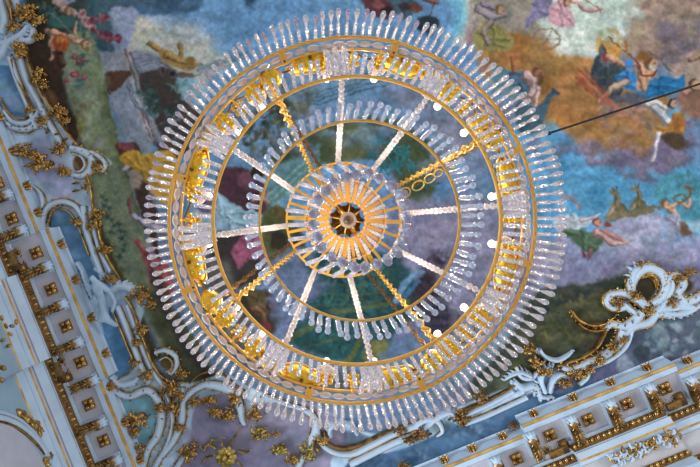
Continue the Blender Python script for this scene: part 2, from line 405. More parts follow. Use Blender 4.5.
leaves([(70, 90), (82, 96), (100, 112), (76, 120)], 22, [(130, 120, 90), (150, 108, 90), (104, 124, 90)], 1.8, 11)
leaves([(72, 116), (84, 114), (86, 132), (78, 136)], 26, [(140, 138, 72), (112, 120, 70), (160, 156, 96)], 2.2, 12)
for (x, y) in ((102, 196), (106, 200), (103, 206), (109, 209), (107, 216), (112, 220), (114, 226), (118, 224), (120, 230), (110, 232), (124, 232), (121, 238), (125, 246), (123, 250), (120, 256)):
    rosette_leaf(x, y, 4.6, (66, 92, 84), 5, x*0.37)
leaves([(100, 236), (110, 240), (124, 276), (114, 272)], 24, [(92, 84, 58), (70, 76, 50)], 2.4, 14)
# ochre-draped figure entering from the left of the chandelier
poly([(114, 146), (128, 142), (140, 150), (150, 190), (158, 240), (160, 262), (150, 240), (134, 190), (124, 160)], (78, 58, 48), 1.5, warp=0.2)
ell(126, 146, 9, 4, (134, 74, 84), 12); limb([(124, 169), (132, 164), (142, 170)], 6, (196, 176, 186), 5)
cloth([(118, 154), (132, 150), (146, 154), (166, 150), (178, 160), (176, 200), (160, 200), (148, 184), (140, 172), (122, 162)], (196, 154, 62), 7, 3)
poly([(128, 172), (138, 170), (146, 184), (134, 188)], (170, 150, 136), 1.5)
poly([(140, 182), (150, 188), (158, 220), (156, 240), (146, 222)], (84, 66, 60), 2)
limb([(129, 200), (130, 210), (134, 217)], 4.4, (132, 92, 92)); limb([(134, 216), (146, 224), (164, 230), (176, 236)], 7, (178, 172, 190), 8)
cloth([(132, 240), (142, 246), (152, 254), (166, 262), (176, 290), (166, 300), (152, 284), (146, 266)], (168, 90, 92), 5, 4)
poly([(150, 270), (164, 280), (180, 330), (220, 380), (240, 400), (226, 398), (190, 360), (160, 306)], (70, 62, 60), 4, 0.8, warp=0.4)
# inside the rings, upper part
poly([(214, 110), (260, 76), (340, 70), (420, 80), (470, 140), (420, 140), (350, 120), (260, 160), (220, 200)], (104, 140, 172), 8, warp=0.8)
poly([(380, 90), (440, 100), (480, 150), (500, 200), (460, 200), (430, 130)], (128, 132, 150), 8, warp=0.8)
poly([(436, 170), (520, 160), (520, 216), (440, 214)], (84, 136, 178), 5, 0.9, warp=0.5)
for k in range(4): line([(276, 116-k*3), (330, 100-k*4), (392, 82-k*6)], 1.3, (58, 92, 108), 0.6, 0.85)
poly([(300, 136), (330, 122), (372, 118), (400, 126), (430, 150), (434, 190), (410, 200), (380, 160), (330, 164), (300, 170), (280, 160)], (72, 84, 58), 4, warp=0.8)
poly([(330, 134), (356, 126), (380, 134), (370, 154), (340, 160)], (100, 106, 66), 4, 0.8, warp=0.8)
leaves([(262, 88), (312, 84), (312, 120), (276, 126)], 90, [(84, 78, 54), (62, 64, 50), (110, 104, 66)], 4, 15)
leaves([(232, 112), (276, 104), (284, 146), (250, 160)], 90, [(86, 74, 50), (56, 56, 46), (112, 96, 60), (60, 96, 104)], 4, 16)
leaves([(260, 150), (300, 130), (316, 160), (290, 180)], 70, [(62, 74, 56), (84, 92, 64), (50, 60, 50)], 4, 17)
poly([(200, 196), (290, 158), (306, 170), (270, 214), (230, 236), (196, 230)], (104, 140, 150), 5, 0.9, warp=0.3)
for k in range(6): line([(262-k*6, 214+k*2), (290-k*2, 190-k*2), (318, 170-k*5)], 5 if k % 2 else 3, ((128, 160, 152), (84, 124, 128))[k % 2], 1.2, 0.8)
for (x, y, s) in ((378, 140, 13), (392, 146, 14), (404, 152, 11), (396, 164, 14), (410, 166, 10), (372, 154, 10), (384, 166, 9)):
    rosette_leaf(x, y, s, (44, 104, 108), 7, x*0.3)
for (x, y, s) in ((424, 140, 9), (430, 182, 11), (420, 190, 8)): rosette_leaf(x, y, s, (40, 74, 62), 6, x*0.2)
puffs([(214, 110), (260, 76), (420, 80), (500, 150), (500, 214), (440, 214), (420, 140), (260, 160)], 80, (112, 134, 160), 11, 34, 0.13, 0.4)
# maroon figure and light drapery, left inside
poly([(218, 172), (236, 166), (258, 176), (266, 194), (264, 214), (250, 220), (230, 204), (218, 190)], (84, 54, 66), 2, warp=0.3)
ell(246, 180, 9, 8, (122, 76, 88), 30, 2); ell(257, 172, 6, 6, (60, 44, 46)); head(262, 192, 6, (66, 46, 46), (156, 104, 96)); limb([(252, 200), (262, 198), (268, 204)], 6, (160, 122, 118))
cloth([(190, 190), (214, 190), (240, 208), (262, 214), (258, 232), (232, 238), (206, 228), (190, 214)], (146, 178, 200), 7, 5)
ell(205, 202, 10, 12, (110, 84, 120), 20, 2); poly([(186, 232), (206, 230), (214, 262), (206, 290), (190, 270)], (78, 88, 112), 3)
poly([(216, 232), (244, 234), (280, 220), (304, 240), (296, 262), (262, 280), (226, 290), (210, 262)], (66, 60, 58), 3, warp=0.4)
cloth([(232, 252), (240, 238), (258, 230), (276, 238), (268, 256), (248, 258), (238, 266)], (168, 92, 122), 6, 6)
poly([(262, 214), (280, 206), (292, 222), (290, 244), (276, 262), (264, 244)], (88, 92, 56), 2.5, warp=0.4); ell(282, 214, 8, 7, (96, 82, 48), 30, 2); ell(278, 240, 8, 10, (56, 52, 40), f=2)
poly([(200, 262), (226, 262), (240, 300), (252, 330), (230, 320), (206, 300)], (98, 98, 98), 5, warp=0.6)
# two figures in the lower left of the rings
poly([(240, 292), (262, 290), (278, 300), (280, 318), (270, 334), (254, 322), (240, 308)], (72, 62, 50), 2, warp=0.3)
cloth([(246, 294), (262, 292), (270, 310), (262, 318), (250, 308)], (112, 96, 58), 4, 7); head(272, 304, 5.4, (52, 38, 34), (128, 84, 66)); limb([(252, 308), (262, 312), (264, 324)], 6, (150, 104, 80)); ell(266, 326, 4, 7, (126, 62, 62), -30)
poly([(262, 262), (300, 250), (334, 276), (334, 330), (300, 340), (276, 320), (276, 290)], (112, 126, 156), 5, 0.9, warp=0.7)
poly([(190, 130), (214, 118), (230, 130), (214, 150), (196, 160)], (110, 150, 170), 4, 0.7, warp=0.6)
# palms and golden trellis below the hub
poly([(300, 262), (330, 250), (372, 248), (408, 270), (420, 300), (424, 330), (400, 352), (370, 362), (330, 358), (290, 340), (300, 310), (316, 290)], (40, 86, 88), 4, warp=0.6)
leaves([(304, 264), (372, 250), (410, 280), (400, 320), (340, 352), (310, 330)], 420, [(30, 72, 76), (48, 104, 102), (26, 56, 60), (66, 124, 118)], 2.6, 18)
for k in range(6): line([(316+k*14, 262), (322+k*14, 280), (316+k*15, 300)], 2.4, (84, 100, 68), 0.8, 0.75)
for k in range(4): line([(318, 272+k*11), (360, 276+k*9), (404, 268+k*9)], 2.0, (76, 100, 76), 0.8, 0.7)
line([(330, 312), (370, 306), (410, 300)], 5, (92, 106, 72), 1.2, 0.85)
line([(290, 340), (306, 328), (318, 326)], 5, (88, 104, 70), 1.5, 0.9); line([(344, 366), (356, 348), (364, 330)], 6, (96, 108, 60), 1.5, 0.9)
line([(300, 348), (340, 338), (380, 332)], 3, (74, 96, 78), 1, 0.8)
poly([(366, 342), (384, 336), (392, 350), (380, 362), (366, 358)], (150, 136, 66), 3, 0.8, warp=0.8)
poly([(396, 330), (430, 318), (440, 334), (410, 356), (392, 358)], (122, 122, 158), 4, 0.9, warp=0.6)
poly([(388, 262), (400, 256), (402, 290), (394, 320), (386, 290)], (46, 84, 84), 3, 0.8, warp=0.6)
# great cloud and dark plumed coil, lower right inside the rings
poly([(404, 204), (500, 200), (520, 260), (500, 340), (450, 372), (430, 350), (440, 290), (404, 262)], (132, 132, 156), 8, 0.9, warp=0.7)
poly([(410, 226), (440, 216), (470, 240), (450, 262), (416, 254)], (150, 138, 150), 7, 0.6, warp=0.8)
leaves([(426, 250), (446, 250), (452, 270), (440, 300), (420, 310), (416, 290)], 110, [(58, 46, 54), (82, 62, 62), (40, 36, 44)], 3.2, 19)
poly([(424, 262), (440, 258), (444, 276), (438, 300), (414, 312), (410, 296), (420, 280)], (62, 48, 58), 2, 0.8, warp=0.4)
line([(396, 300), (404, 284), (414, 274), (424, 272)], 8, (112, 150, 186), 1.6, w2=3); line([(398, 304), (410, 290), (418, 280)], 4, (74, 112, 160), 1, 0.8)
ell(440, 320, 17, 20, (70, 66, 84), -20, 2); line([(424, 300), (440, 298), (452, 310), (454, 326), (444, 340)], 5, (86, 82, 96), 1.2); line([(426, 296), (446, 296), (458, 314), (456, 332)], 1.4, (50, 46, 58), 0.8)
for k in range(12): ell(432+(k % 4)*5, 308+(k//4)*9, 3, 2.2, (44, 42, 58), k*40, 0.8, 0.8)
poly([(384, 350), (420, 330), (430, 350), (404, 372), (380, 376)], (100, 130, 160), 4, 0.8, warp=0.5)
puffs([(404, 204), (500, 200), (520, 260), (500, 340), (456, 366), (456, 300), (404, 240)], 70, (130, 128, 152), 11, 35, 0.12, 0.45)
puffs([(262, 262), (300, 250), (330, 276), (300, 340), (276, 320)], 26, (112, 126, 156), 8, 36, 0.13, 0.45)
# band between B ring and outer ring, lower half
poly([(210, 300), (250, 340), (300, 366), (360, 372), (330, 396), (260, 376), (216, 336)], (84, 100, 104), 5, 0.8, warp=0.6)
poly([(370, 368), (440, 352), (500, 300), (510, 340), (450, 390), (380, 398)], (110, 138, 158), 6, 0.8, warp=0.6)
# top of the frame, above the chandelier
poly([(362, -4), (384, -4), (396, 8), (390, 18), (372, 14)], (92, 54, 62), 2, warp=0.4); ell(386, 10, 5, 4, (48, 40, 44)); ell(378, 4, 5, 4, (126, 76, 76), 20)
poly([(388, -10), (410, -6), (416, 8), (404, 18), (392, 8)], (70, 96, 112), 2, warp=0.4); ell(414, 7, 7, 5, (116, 72, 62), 20); ell(404, 6, 6, 4, (64, 52, 66))
line([(436, -2), (431, 12), (428, 21)], 1.2, (92, 70, 50), 0.5); limb([(424, -2), (432, 1), (438, 2)], 4, (140, 92, 82)); poly([(420, 16), (440, 20), (432, 34), (418, 28)], (44, 60, 70), 2, warp=0.4)
for k, c in enumerate([(120, 172, 206), (104, 180, 206), (136, 196, 204), (176, 186, 172), (198, 158, 150), (176, 130, 140)]):
    line([(444+k*5.6, -16), (452+k*5.4, 4), (452+k*5.2, 22), (444+k*5.2, 42)], 6.5, c, 1.6, 0.85, warp=0.2)
# right hand: golden storm cloud
poly([(478, -60), (560, -60), (560, 40), (520, 60), (480, 50), (470, 20)], (150, 142, 128), 5, warp=0.6)
poly([(476, 50), (500, 34), (540, 40), (590, 56), (640, 90), (668, 96), (650, 150), (620, 160), (566, 138), (540, 134), (540, 100), (500, 90)], (172, 122, 66), 6, warp=0.9)
poly([(524, 84), (560, 70), (604, 84), (612, 112), (580, 130), (552, 130)], (176, 124, 58), 5, 0.9, warp=0.7)
poly([(506, 36), (540, 52), (576, 76), (580, 110), (556, 96), (520, 62)], (154, 100, 50), 5, 0.6, warp=0.9)
poly([(560, -60), (660, -60), (650, 10), (630, 36), (604, 52), (570, 58), (548, 40), (536, 10)], (196, 212, 204), 7, warp=0.8)
poly([(560, 30), (584, 38), (590, 50), (570, 56), (556, 46)], (222, 224, 216), 5, 0.8, warp=0.6)
poly([(532, 60), (560, 64), (600, 70), (590, 84), (560, 74), (536, 74)], (196, 172, 136), 5, 0.8, warp=0.8)
poly([(640, -170), (880, -170), (880, 110), (700, 90), (660, 60), (620, 50), (628, 24)], (170, 150, 126), 7, warp=0.9)
poly([(664, 22), (760, 16), (760, 64), (690, 60), (660, 66), (640, 54)], (132, 122, 132), 8, 0.9, warp=1)
poly([(640, 34), (664, 30), (676, 50), (650, 54)], (134, 104, 84), 6, 0.7, warp=1)
poly([(676, 14), (700, 16), (720, 26), (700, 28), (680, 24)], (88, 86, 110), 3, 0.8, warp=1.2)
poly([(596, 32), (614, 28), (624, 40), (618, 58), (600, 54), (594, 44)], (196, 148, 70), 4, warp=0.6)
poly([(676, 52), (700, 48), (730, 70), (700, 92), (672, 84)], (172, 150, 136), 5, 0.9, warp=0.8)
poly([(612, 100), (650, 98), (656, 130), (646, 152), (616, 158), (600, 130)], (148, 118, 96), 6, 0.9, warp=0.8)
poly([(640, 108), (652, 104), (656, 140), (648, 150)], (206, 196, 172), 3, 0.7, warp=0.5)
poly([(556, 130), (600, 138), (622, 156), (660, 140), (690, 120), (730, 118), (720, 150), (680, 160), (664, 172), (640, 178), (616, 170), (600, 150), (566, 148), (540, 160), (530, 146)], (124, 116, 144), 5, warp=0.6)
poly([(576, 130), (610, 134), (620, 150), (590, 144)], (176, 168, 160), 4, 0.7, warp=0.7)
poly([(680, 120), (730, 116), (730, 160), (690, 168), (676, 150)], (104, 142, 180), 6, 0.8, warp=0.8)
poly([(544, 124), (570, 134), (600, 142), (612, 162), (640, 184), (760, 180), (760, 196), (600, 200), (540, 190)], (88, 156, 198), 6, 0.85, warp=0.7)
for k in range(14): ell(560+r_.uniform(0, 130), 165+r_.uniform(0, 40), 14, 5, ((104, 170, 208), (74, 144, 188))[k % 2], r_.uniform(-30, 30), 3, 0.5, 0.8)
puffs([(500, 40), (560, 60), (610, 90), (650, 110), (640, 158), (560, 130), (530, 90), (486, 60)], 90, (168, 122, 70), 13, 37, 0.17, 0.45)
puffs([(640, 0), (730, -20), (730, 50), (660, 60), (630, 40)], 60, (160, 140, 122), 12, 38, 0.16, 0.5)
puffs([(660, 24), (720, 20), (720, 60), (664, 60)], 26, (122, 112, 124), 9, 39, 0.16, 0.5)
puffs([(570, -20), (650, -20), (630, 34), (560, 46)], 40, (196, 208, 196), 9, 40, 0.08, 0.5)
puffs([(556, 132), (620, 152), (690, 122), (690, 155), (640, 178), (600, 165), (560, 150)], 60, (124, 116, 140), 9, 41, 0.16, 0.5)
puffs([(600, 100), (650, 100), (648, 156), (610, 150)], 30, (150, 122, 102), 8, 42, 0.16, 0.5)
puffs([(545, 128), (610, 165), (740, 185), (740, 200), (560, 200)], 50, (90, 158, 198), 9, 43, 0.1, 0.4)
# seated olive figure, winged pink figure with wheel
cloth([(474, 30), (484, 20), (500, 26), (512, 40), (506, 50), (484, 50), (474, 44)], (150, 142, 84), 6, 8); limb([(478, 8), (490, 16), (504, 14)], 9, (160, 146, 152)); limb([(482, 4), (494, 8)], 6, (140, 130, 142)); head(500, 10, 5, (122, 98, 70)); limb([(490, 22), (482, 30), (488, 44)], 7, (150, 132, 120))
cloth([(524, 30), (532, 6), (540, -6), (550, -2), (548, 14), (536, 20)], (134, 128, 160), 5, 9)
cloth([(550, 6), (560, 2), (570, 10), (574, 26), (562, 28), (548, 22)], (206, 160, 172), 5, 10); limb([(560, 2), (576, 2), (586, 10), (602, 8)], 5, (200, 160, 160), 3); head(568, 2, 4, (130, 90, 80)); line([(584, 0), (596, 6), (602, 12)], 1.2, (150, 120, 110), 0.5)
for a in range(24):
    t0, t1 = a*PI/12, (a+1)*PI/12; line([(546+13*math.cos(t0), 39+10*math.sin(t0)), (546+13*math.cos(t1), 39+10*math.sin(t1))], 1.5, (150, 120, 96), 0.5)
for a in range(6): line([(546, 39), (546+12*math.cos(a*PI/3), 39+9*math.sin(a*PI/3))], 1, (150, 118, 100), 0.5, 0.7)
# thunder god
poly([(592, 70), (598, 50), (600, 44), (606, 50), (606, 62), (618, 62), (628, 74), (620, 94), (600, 98), (592, 86)], (54, 66, 78), 1.2, warp=0.2)
cloth([(592, 78), (604, 64), (620, 66), (626, 78), (614, 96), (598, 94)], (70, 84, 92), 6, 11); poly([(600, 44), (607, 58), (606, 66), (599, 60)], (94, 106, 116), 1)
line([(602, 54), (604, 60)], 4, (150, 52, 48), 0.8)
cloth([(614, 74), (628, 70), (638, 78), (636, 90), (624, 88)], (62, 134, 196), 4, 12)
cloth([(646, 84), (660, 76), (676, 78), (684, 76), (682, 90), (664, 96), (644, 98), (636, 92)], (38, 116, 170), 6, 13)
poly([(634, 66), (646, 58), (654, 62), (656, 74), (650, 80), (646, 92), (636, 88), (638, 76)], (186, 146, 116), 1.2, warp=0.1)
limb([(640, 66), (642, 76), (644, 90)], 10, (196, 156, 124)); limb([(606, 56), (618, 62), (628, 64), (638, 64)], 6.5, (192, 150, 122)); ell(629, 63, 5, 4, (64, 132, 196)); limb([(624, 82), (614, 86), (606, 94), (598, 102)], 8, (204, 168, 142), 5)
line([(636, 58), (642, 74), (650, 76), (656, 70)], 2, (116, 56, 50), 0.8); head(650, 63, 6.5, (118, 84, 56), (190, 150, 120), 0.4); ell(652, 67, 4, 3, (190, 184, 170), 20, 1); ell(642, 56, 6, 5, (140, 98, 50), 0, 2)
line([(607, 36), (622, 48), (634, 58)], 1, (110, 74, 40), 0.5); line([(626, 40), (628, 56)], 1.6, (176, 112, 60), 0.6); line([(650, 52), (662, 62), (672, 72)], 1, (110, 80, 60), 0.5)
for k in range(14):
    x, y = 574+r_.uniform(0, 12), 68+r_.uniform(0, 14); line([(x, y), (x+12, y+12), (x+22+r_.uniform(0, 6), y+24)], 2.2, r_.choice([(190, 104, 70), (166, 78, 56), (204, 140, 96)]), 1.2, 0.7, w2=0.8)
for k in range(7): line([(600+r_.uniform(0, 6), 96+r_.uniform(0, 6)), (616, 108), (630, 119)], 2.4, (184, 104, 88), 1.2, 0.6, w2=0.6)
poly([(612, 96), (634, 92), (648, 98), (640, 104), (618, 102)], (88, 94, 108), 2, 0.9)
# reclining nude with ochre cape, figures at the edge
limb([(650, 104), (660, 112), (668, 122)], 10, (194, 194, 200)); limb([(648, 104), (656, 102), (664, 108)], 6, (204, 204, 206)); head(672, 103, 5, (60, 48, 44), (186, 150, 130))
cloth([(654, 128), (668, 124), (676, 112), (686, 120), (684, 134), (670, 134), (656, 134)], (176, 128, 58), 5, 14); poly([(664, 134), (680, 134), (688, 146), (676, 148), (662, 140)], (84, 70, 52), 2)
limb([(658, 134), (656, 146), (652, 160)], 6, (204, 196, 202), 4); ell(678, 122, 6, 9, (150, 100, 50), 20, 2)
poly([(678, 94), (700, 84), (724, 90), (720, 116), (694, 120), (680, 110)], (138, 104, 88), 3, warp=0.5); limb([(684, 92), (696, 86), (706, 92)], 7, (176, 134, 116)); head(694, 84, 5.4, (96, 70, 56)); limb([(690, 60), (700, 56), (706, 66)], 6, (160, 130, 112))
# woman with the fish tail
poly([(494, 66), (510, 70), (526, 76), (520, 96), (506, 92), (492, 80)], (92, 136, 152), 2, warp=0.2); cloth([(508, 70), (522, 72), (530, 84), (524, 94), (512, 86)], (78, 112, 134), 5, 15)
limb([(512, 58), (513, 66), (514, 72)], 4, (164, 96, 66)); limb([(526, 76), (534, 84), (530, 96)], 12, (190, 162, 160), 8); ell(530, 84, 4, 4, (140, 112, 110), 0, 2)
limb([(538, 80), (538, 94), (533, 108)], 5, (200, 168, 160), 4); head(537, 73, 5.4, (122, 84, 56), (160, 116, 88)); ell(540, 80, 3, 6, (110, 76, 50))
poly([(518, 100), (534, 106), (546, 98), (552, 92), (556, 94), (548, 106), (544, 122), (536, 134), (520, 132), (514, 114)], (66, 96, 112), 2, warp=0.15); line([(548, 96), (554, 92), (553, 89)], 2, (56, 84, 100), 0.6); line([(554, 92), (558, 93)], 2, (56, 84, 100), 0.6)
# hillside with deer, horn blower and reclining group
poly([(654, 190), (668, 176), (684, 172), (700, 176), (740, 190), (740, 236), (690, 236), (664, 214)], (82, 150, 172), 3, warp=0.9)
leaves([(654, 190), (682, 172), (720, 184), (720, 230), (672, 214)], 130, [(78, 150, 166), (62, 130, 150), (100, 166, 178)], 3, 20)
poly([(560, 238), (586, 232), (606, 226), (626, 214), (650, 208), (664, 220), (676, 240), (880, 236), (880, 292), (600, 296), (548, 296), (540, 262)], (150, 156, 186), 4, warp=0.5)
poly([(620, 222), (650, 214), (664, 232), (660, 256), (630, 252), (614, 236)], (170, 170, 196), 6, 0.8, warp=0.6)
poly([(668, 238), (700, 234), (740, 240), (740, 262), (680, 262)], (138, 160, 190), 4, 0.8, warp=0.6)
poly([(676, 222), (700, 220), (740, 222), (740, 234), (684, 234)], (160, 194, 214), 3, 0.9, warp=0.5)
puffs([(560, 240), (606, 228), (626, 216), (660, 216), (676, 240), (740, 240), (740, 290), (550, 294)], 90, (148, 152, 182), 9, 44, 0.12, 0.5)
for (ax, ay, fl) in ((0, 0, 1), (22, -3, 1)):
    D = (128, 118, 92)
    poly([(606+ax, 220+ay), (610+ax, 206+ay), (615+ax, 198+ay), (618+ax, 200+ay), (626+ax, 208+ay), (632+ax, 214+ay), (622+ax, 218+ay)], D, 1, warp=0.05)
    limb([(616+ax, 208+ay), (617+ax, 198+ay), (615+ax, 192+ay)], 5, D, 4); ell(613+ax, 191.5+ay, 4.6, 2.4, D, 15, 0.7); line([(616+ax, 190+ay), (617+ax, 186+ay)], 1.4, (80, 70, 56), 0.5); line([(613+ax, 190+ay), (612+ax, 187+ay)], 1.2, (80, 70, 56), 0.5)
    line([(608+ax, 216+ay), (614+ax, 206+ay)], 2, (168, 160, 128), 0.9, 0.7); line([(620+ax, 204+ay), (630+ax, 212+ay)], 1.6, (84, 76, 58), 0.9, 0.7)
line([(630, 212), (646, 206), (660, 208)], 2.4, (112, 112, 96), 0.8)
poly([(590, 190), (600, 184), (606, 200), (600, 216), (592, 206)], (60, 128, 172), 3, 0.6)
limb([(668, 206), (674, 214), (676, 222)], 8, (190, 156, 134), 7); head(665, 204, 4.6, (132, 92, 64)); limb([(672, 206), (680, 202), (688, 208), (690, 200)], 4, (196, 160, 138), 3)
for a in range(13): line([(679+6*math.cos(a*PI/6), 198+4*math.sin(a*PI/6)), (679+6*math.cos((a+1)*PI/6), 198+4*math.sin((a+1)*PI/6))], 1.4, (110, 88, 62), 0.5)
line([(684, 200), (690, 196), (690, 188)], 2, (120, 92, 66), 0.6, w2=3); ell(689, 187, 4.6, 2.4, (132, 100, 76), 10, 0.6)
cloth([(664, 218), (676, 214), (684, 226), (690, 234), (676, 234), (668, 240)], (148, 156, 180), 5, 16); poly([(678, 224), (684, 222), (692, 234), (682, 235)], (126, 98, 86), 1.5)
cloth([(556, 216), (570, 214), (584, 218), (596, 214), (592, 222), (576, 230), (562, 232), (554, 226)], (178, 188, 206), 6, 17); limb([(582, 220), (590, 218), (600, 214)], 4, (190, 180, 190), 3)
line([(562, 196), (572, 198), (580, 208)], 5, (150, 128, 134), 1.5, w2=3)
cloth([(562, 230), (580, 228), (596, 232), (604, 240), (596, 252), (584, 250), (572, 240)], (84, 112, 88), 6, 18)
limb([(596, 232), (606, 238), (614, 244), (626, 243)], 8, (204, 160, 156), 3.5); limb([(602, 230), (616, 238), (624, 240)], 4, (186, 138, 132), 3); head(597, 222, 4.6, (118, 74, 56), (188, 132, 116)); ell(608, 224, 4.4, 2.6, (140, 66, 62), 20); limb([(590, 250), (588, 258)], 4, (150, 104, 104))
poly([(530, 236), (552, 244), (566, 256), (560, 272), (536, 276)], (166, 156, 170), 4, 0.8, warp=0.5)
for k in range(26): ell(560+r_.uniform(0, 140), 255+r_.uniform(0, 40), r_.uniform(5, 14), r_.uniform(3, 6), ((148, 150, 176), (116, 124, 154), (158, 150, 166))[k % 3], r_.uniform(-25, 25), 3, 0.45, 0.8)
ell(583, 254, 2, 4, (120, 66, 72), -20)
puffs([(540, 262), (740, 262), (740, 300), (640, 280), (600, 286), (545, 290)], 60, (122, 124, 150), 9, 45, 0.14, 0.5)
# dark wood below the cloud
poly([(530, 300), (548, 286), (590, 282), (630, 274), (648, 290), (640, 330), (600, 350), (540, 372), (500, 382), (480, 400), (470, 380), (510, 340)], (64, 72, 62), 3, warp=0.6)
poly([(538, 300), (562, 290), (596, 290), (570, 300), (548, 324), (534, 326)], (42, 60, 66), 4, warp=0.7)
poly([(530, 330), (556, 308), (590, 298), (620, 290), (630, 300), (600, 320), (570, 340), (540, 352), (514, 364)], (100, 102, 66), 4, warp=0.6)
poly([(556, 322), (574, 314), (600, 322), (590, 340), (566, 350), (552, 340)], (78, 84, 54), 3, 0.9, warp=0.6)
poly([(580, 326), (596, 322), (602, 338), (586, 346), (576, 338)], (104, 76, 66), 3, 0.7, warp=0.6)
leaves([(540, 300), (600, 290), (610, 330), (560, 350), (520, 360)], 160, [(92, 96, 60), (58, 68, 52), (120, 116, 74)], 3, 21)
poly([(480, 384), (520, 362), (536, 372), (520, 396), (486, 404), (470, 400)], (90, 104, 82), 4, 0.9, warp=0.5)
puffs([(534, 300), (600, 284), (640, 290), (600, 330), (540, 366), (500, 376)], 90, (78, 82, 62), 8, 46, 0.25, 0.45)
# cove under the right rocaille
poly([(560, 372), (600, 350), (640, 318), (680, 300), (880, 280), (880, 440), (540, 420)], (108, 112, 144), 4, warp=0.4)
poly([(624, 360), (640, 330), (660, 318), (700, 312), (740, 310), (740, 350), (690, 350), (650, 364)], (92, 104, 124), 4, warp=0.6)
for k in range(44):
    x = 644+r_.uniform(0, 76); y = 322+r_.uniform(0, 34); ell(x, y, r_.uniform(3, 6), r_.uniform(2, 4.4), r_.choice([(150, 168, 176), (126, 148, 158), (98, 118, 128)]), r_.uniform(0, 180), 1, 0.8, 0.4)
poly([(616, 366), (622, 354), (632, 362), (628, 376)], (150, 164, 180), 2, 0.9, warp=0.4); poly([(632, 350), (642, 344), (650, 352), (640, 362)], (66, 76, 84), 2, 0.8, warp=0.5)
# long blue panel under the lower scrollwork
poly([(330, 474), (350, 462), (400, 448), (440, 432), (480, 416), (512, 404), (540, 392), (560, 392), (600, 400), (600, 640), (330, 640)], (74, 108, 140), 2, warp=0.1)
for k in range(60):
    t = r_.random(); x = 400+t*110+r_.uniform(-8, 8); y = 455-t*42+r_.uniform(-8, 8)
    ell(x, y, r_.uniform(2, 5), r_.uniform(1.6, 3.6), r_.choice([(112, 146, 172), (92, 128, 158), (128, 158, 180)]), r_.uniform(0, 180), 0.9, 0.55, 0.4)
for k in range(8): line([(360+k*6, 470), (376+k*12, 452), (410+k*12, 446)], 1, (104, 138, 166), 0.6, 0.5)
m_ = IMG.mean(-1, keepdims=True); IMG[:] = (m_ + (IMG - m_)*0.88) * 0.97
dx_ = fbm(6, 301, 3) * 2.4; dy_ = fbm(6, 401, 3) * 2.4
jx = np.clip((np.arange(NX)[None, :] + dx_/STEP).round().astype(int), 0, NX-1); jy = np.clip((np.arange(NY)[:, None] + dy_/STEP).round().astype(int), 0, NY-1)
IMG = IMG[jy, jx]
IMG = (IMG[:] + np.roll(IMG, 1, 0) + np.roll(IMG, 1, 1)) / 3
IMG *= (1 + 0.16*(vnoise(3.2, 88) + 0.7*vnoise(1.8, 89)))[..., None]
IMG = 255*np.clip(IMG/255, 0, 1)**1.12
# blue and lilac cove fields on the left and below
poly([(-170, -170), (0, -170), (20, 30), (30, 62), (48, 100), (78, 146), (98, 152), (112, 164), (92, 172), (94, 200), (104, 250), (126, 290), (146, 298), (140, 330), (150, 358), (164, 380), (196, 382), (226, 374), (252, 388), (300, 408), (340, 424), (380, 434), (420, 424), (470, 402), (520, 384), (540, 388), (480, 416), (400, 450), (340, 474), (300, 640), (-170, 640)], (182, 210, 232), 1.5, warp=0.08)
poly([(-20, 70), (10, 66), (22, 84), (34, 108), (30, 118), (14, 116), (2, 108), (-20, 90)], (92, 136, 172), 1.2, warp=0.05)
poly([(-6, 82), (6, 82), (22, 104), (24, 114), (10, 106), (0, 96)], (168, 196, 214), 3, 0.8, warp=0.5)
poly([(20, 150), (44, 138), (70, 176), (76, 196), (56, 200), (40, 184), (28, 170)], (166, 172, 204), 3, 0.9, warp=0.4)
poly([(48, 226), (52, 212), (62, 208), (74, 216), (82, 232), (92, 262), (100, 282), (86, 300), (70, 270)], (88, 130, 168), 1.2, warp=0.05)
poly([(98, 306), (110, 308), (120, 330), (130, 352), (134, 364), (128, 374), (116, 378), (112, 362)], (92, 142, 184), 1.2, warp=0.05)
poly([(112, 330), (122, 344), (128, 362), (118, 372), (114, 350)], (72, 118, 164), 3, 0.7, warp=0.7)
poly([(122, 400), (142, 394), (156, 396), (160, 414), (160, 430), (150, 450), (142, 474), (136, 500), (126, 460), (120, 420)], (126, 178, 196), 1.5, warp=0.3)
poly([(172, 470), (186, 452), (192, 430), (194, 408), (208, 396), (232, 394), (246, 398), (260, 404), (300, 402), (330, 412), (344, 424), (346, 444), (330, 462), (322, 540), (180, 540)], (140, 138, 162), 1.5, warp=0.25)
poly([(240, 396), (254, 404), (256, 416), (246, 424), (238, 414)], (160, 186, 212), 2, 0.9, warp=0.5)
poly([(342, 430), (372, 438), (370, 446), (350, 452), (338, 444)], (60, 70, 92), 2, 0.6)
ell(80, 164, 7, 9, (108, 78, 48), -10, 1.2); ell(30, 36, 6, 4, (70, 60, 44), 0, 1.5)
ell(166, 362, 6, 7, (92, 84, 50), 0, 1.2); ell(684, 286, 9, 7, (74, 62, 44), 0, 2); ell(647, 287, 9, 11, (62, 58, 44), 0, 1.5); ell(612, 302, 8, 5, (70, 60, 40), 0, 1.5)
for k in range(70):
    x = 20+r_.uniform(0, 80); y = 130+r_.uniform(0, 90); ell(x, y, r_.uniform(3, 8), r_.uniform(2, 4), ((170, 188, 216), (204, 216, 236), (168, 170, 204))[k % 3], r_.uniform(0, 180), 1.5, 0.35, 0.5)
puffs([(-20, 70), (10, 70), (34, 108), (14, 114), (-20, 90)], 14, (110, 150, 182), 7, 61, 0.14, 0.4)
puffs([(52, 216), (70, 216), (96, 282), (80, 290)], 16, (92, 134, 170), 7, 62, 0.13, 0.4)
puffs([(100, 310), (112, 312), (130, 366), (114, 374)], 14, (94, 144, 184), 6, 63, 0.15, 0.4)
puffs([(350, 462), (540, 396), (590, 400), (560, 467)], 60, (74, 108, 140), 9, 64, 0.13, 0.4)
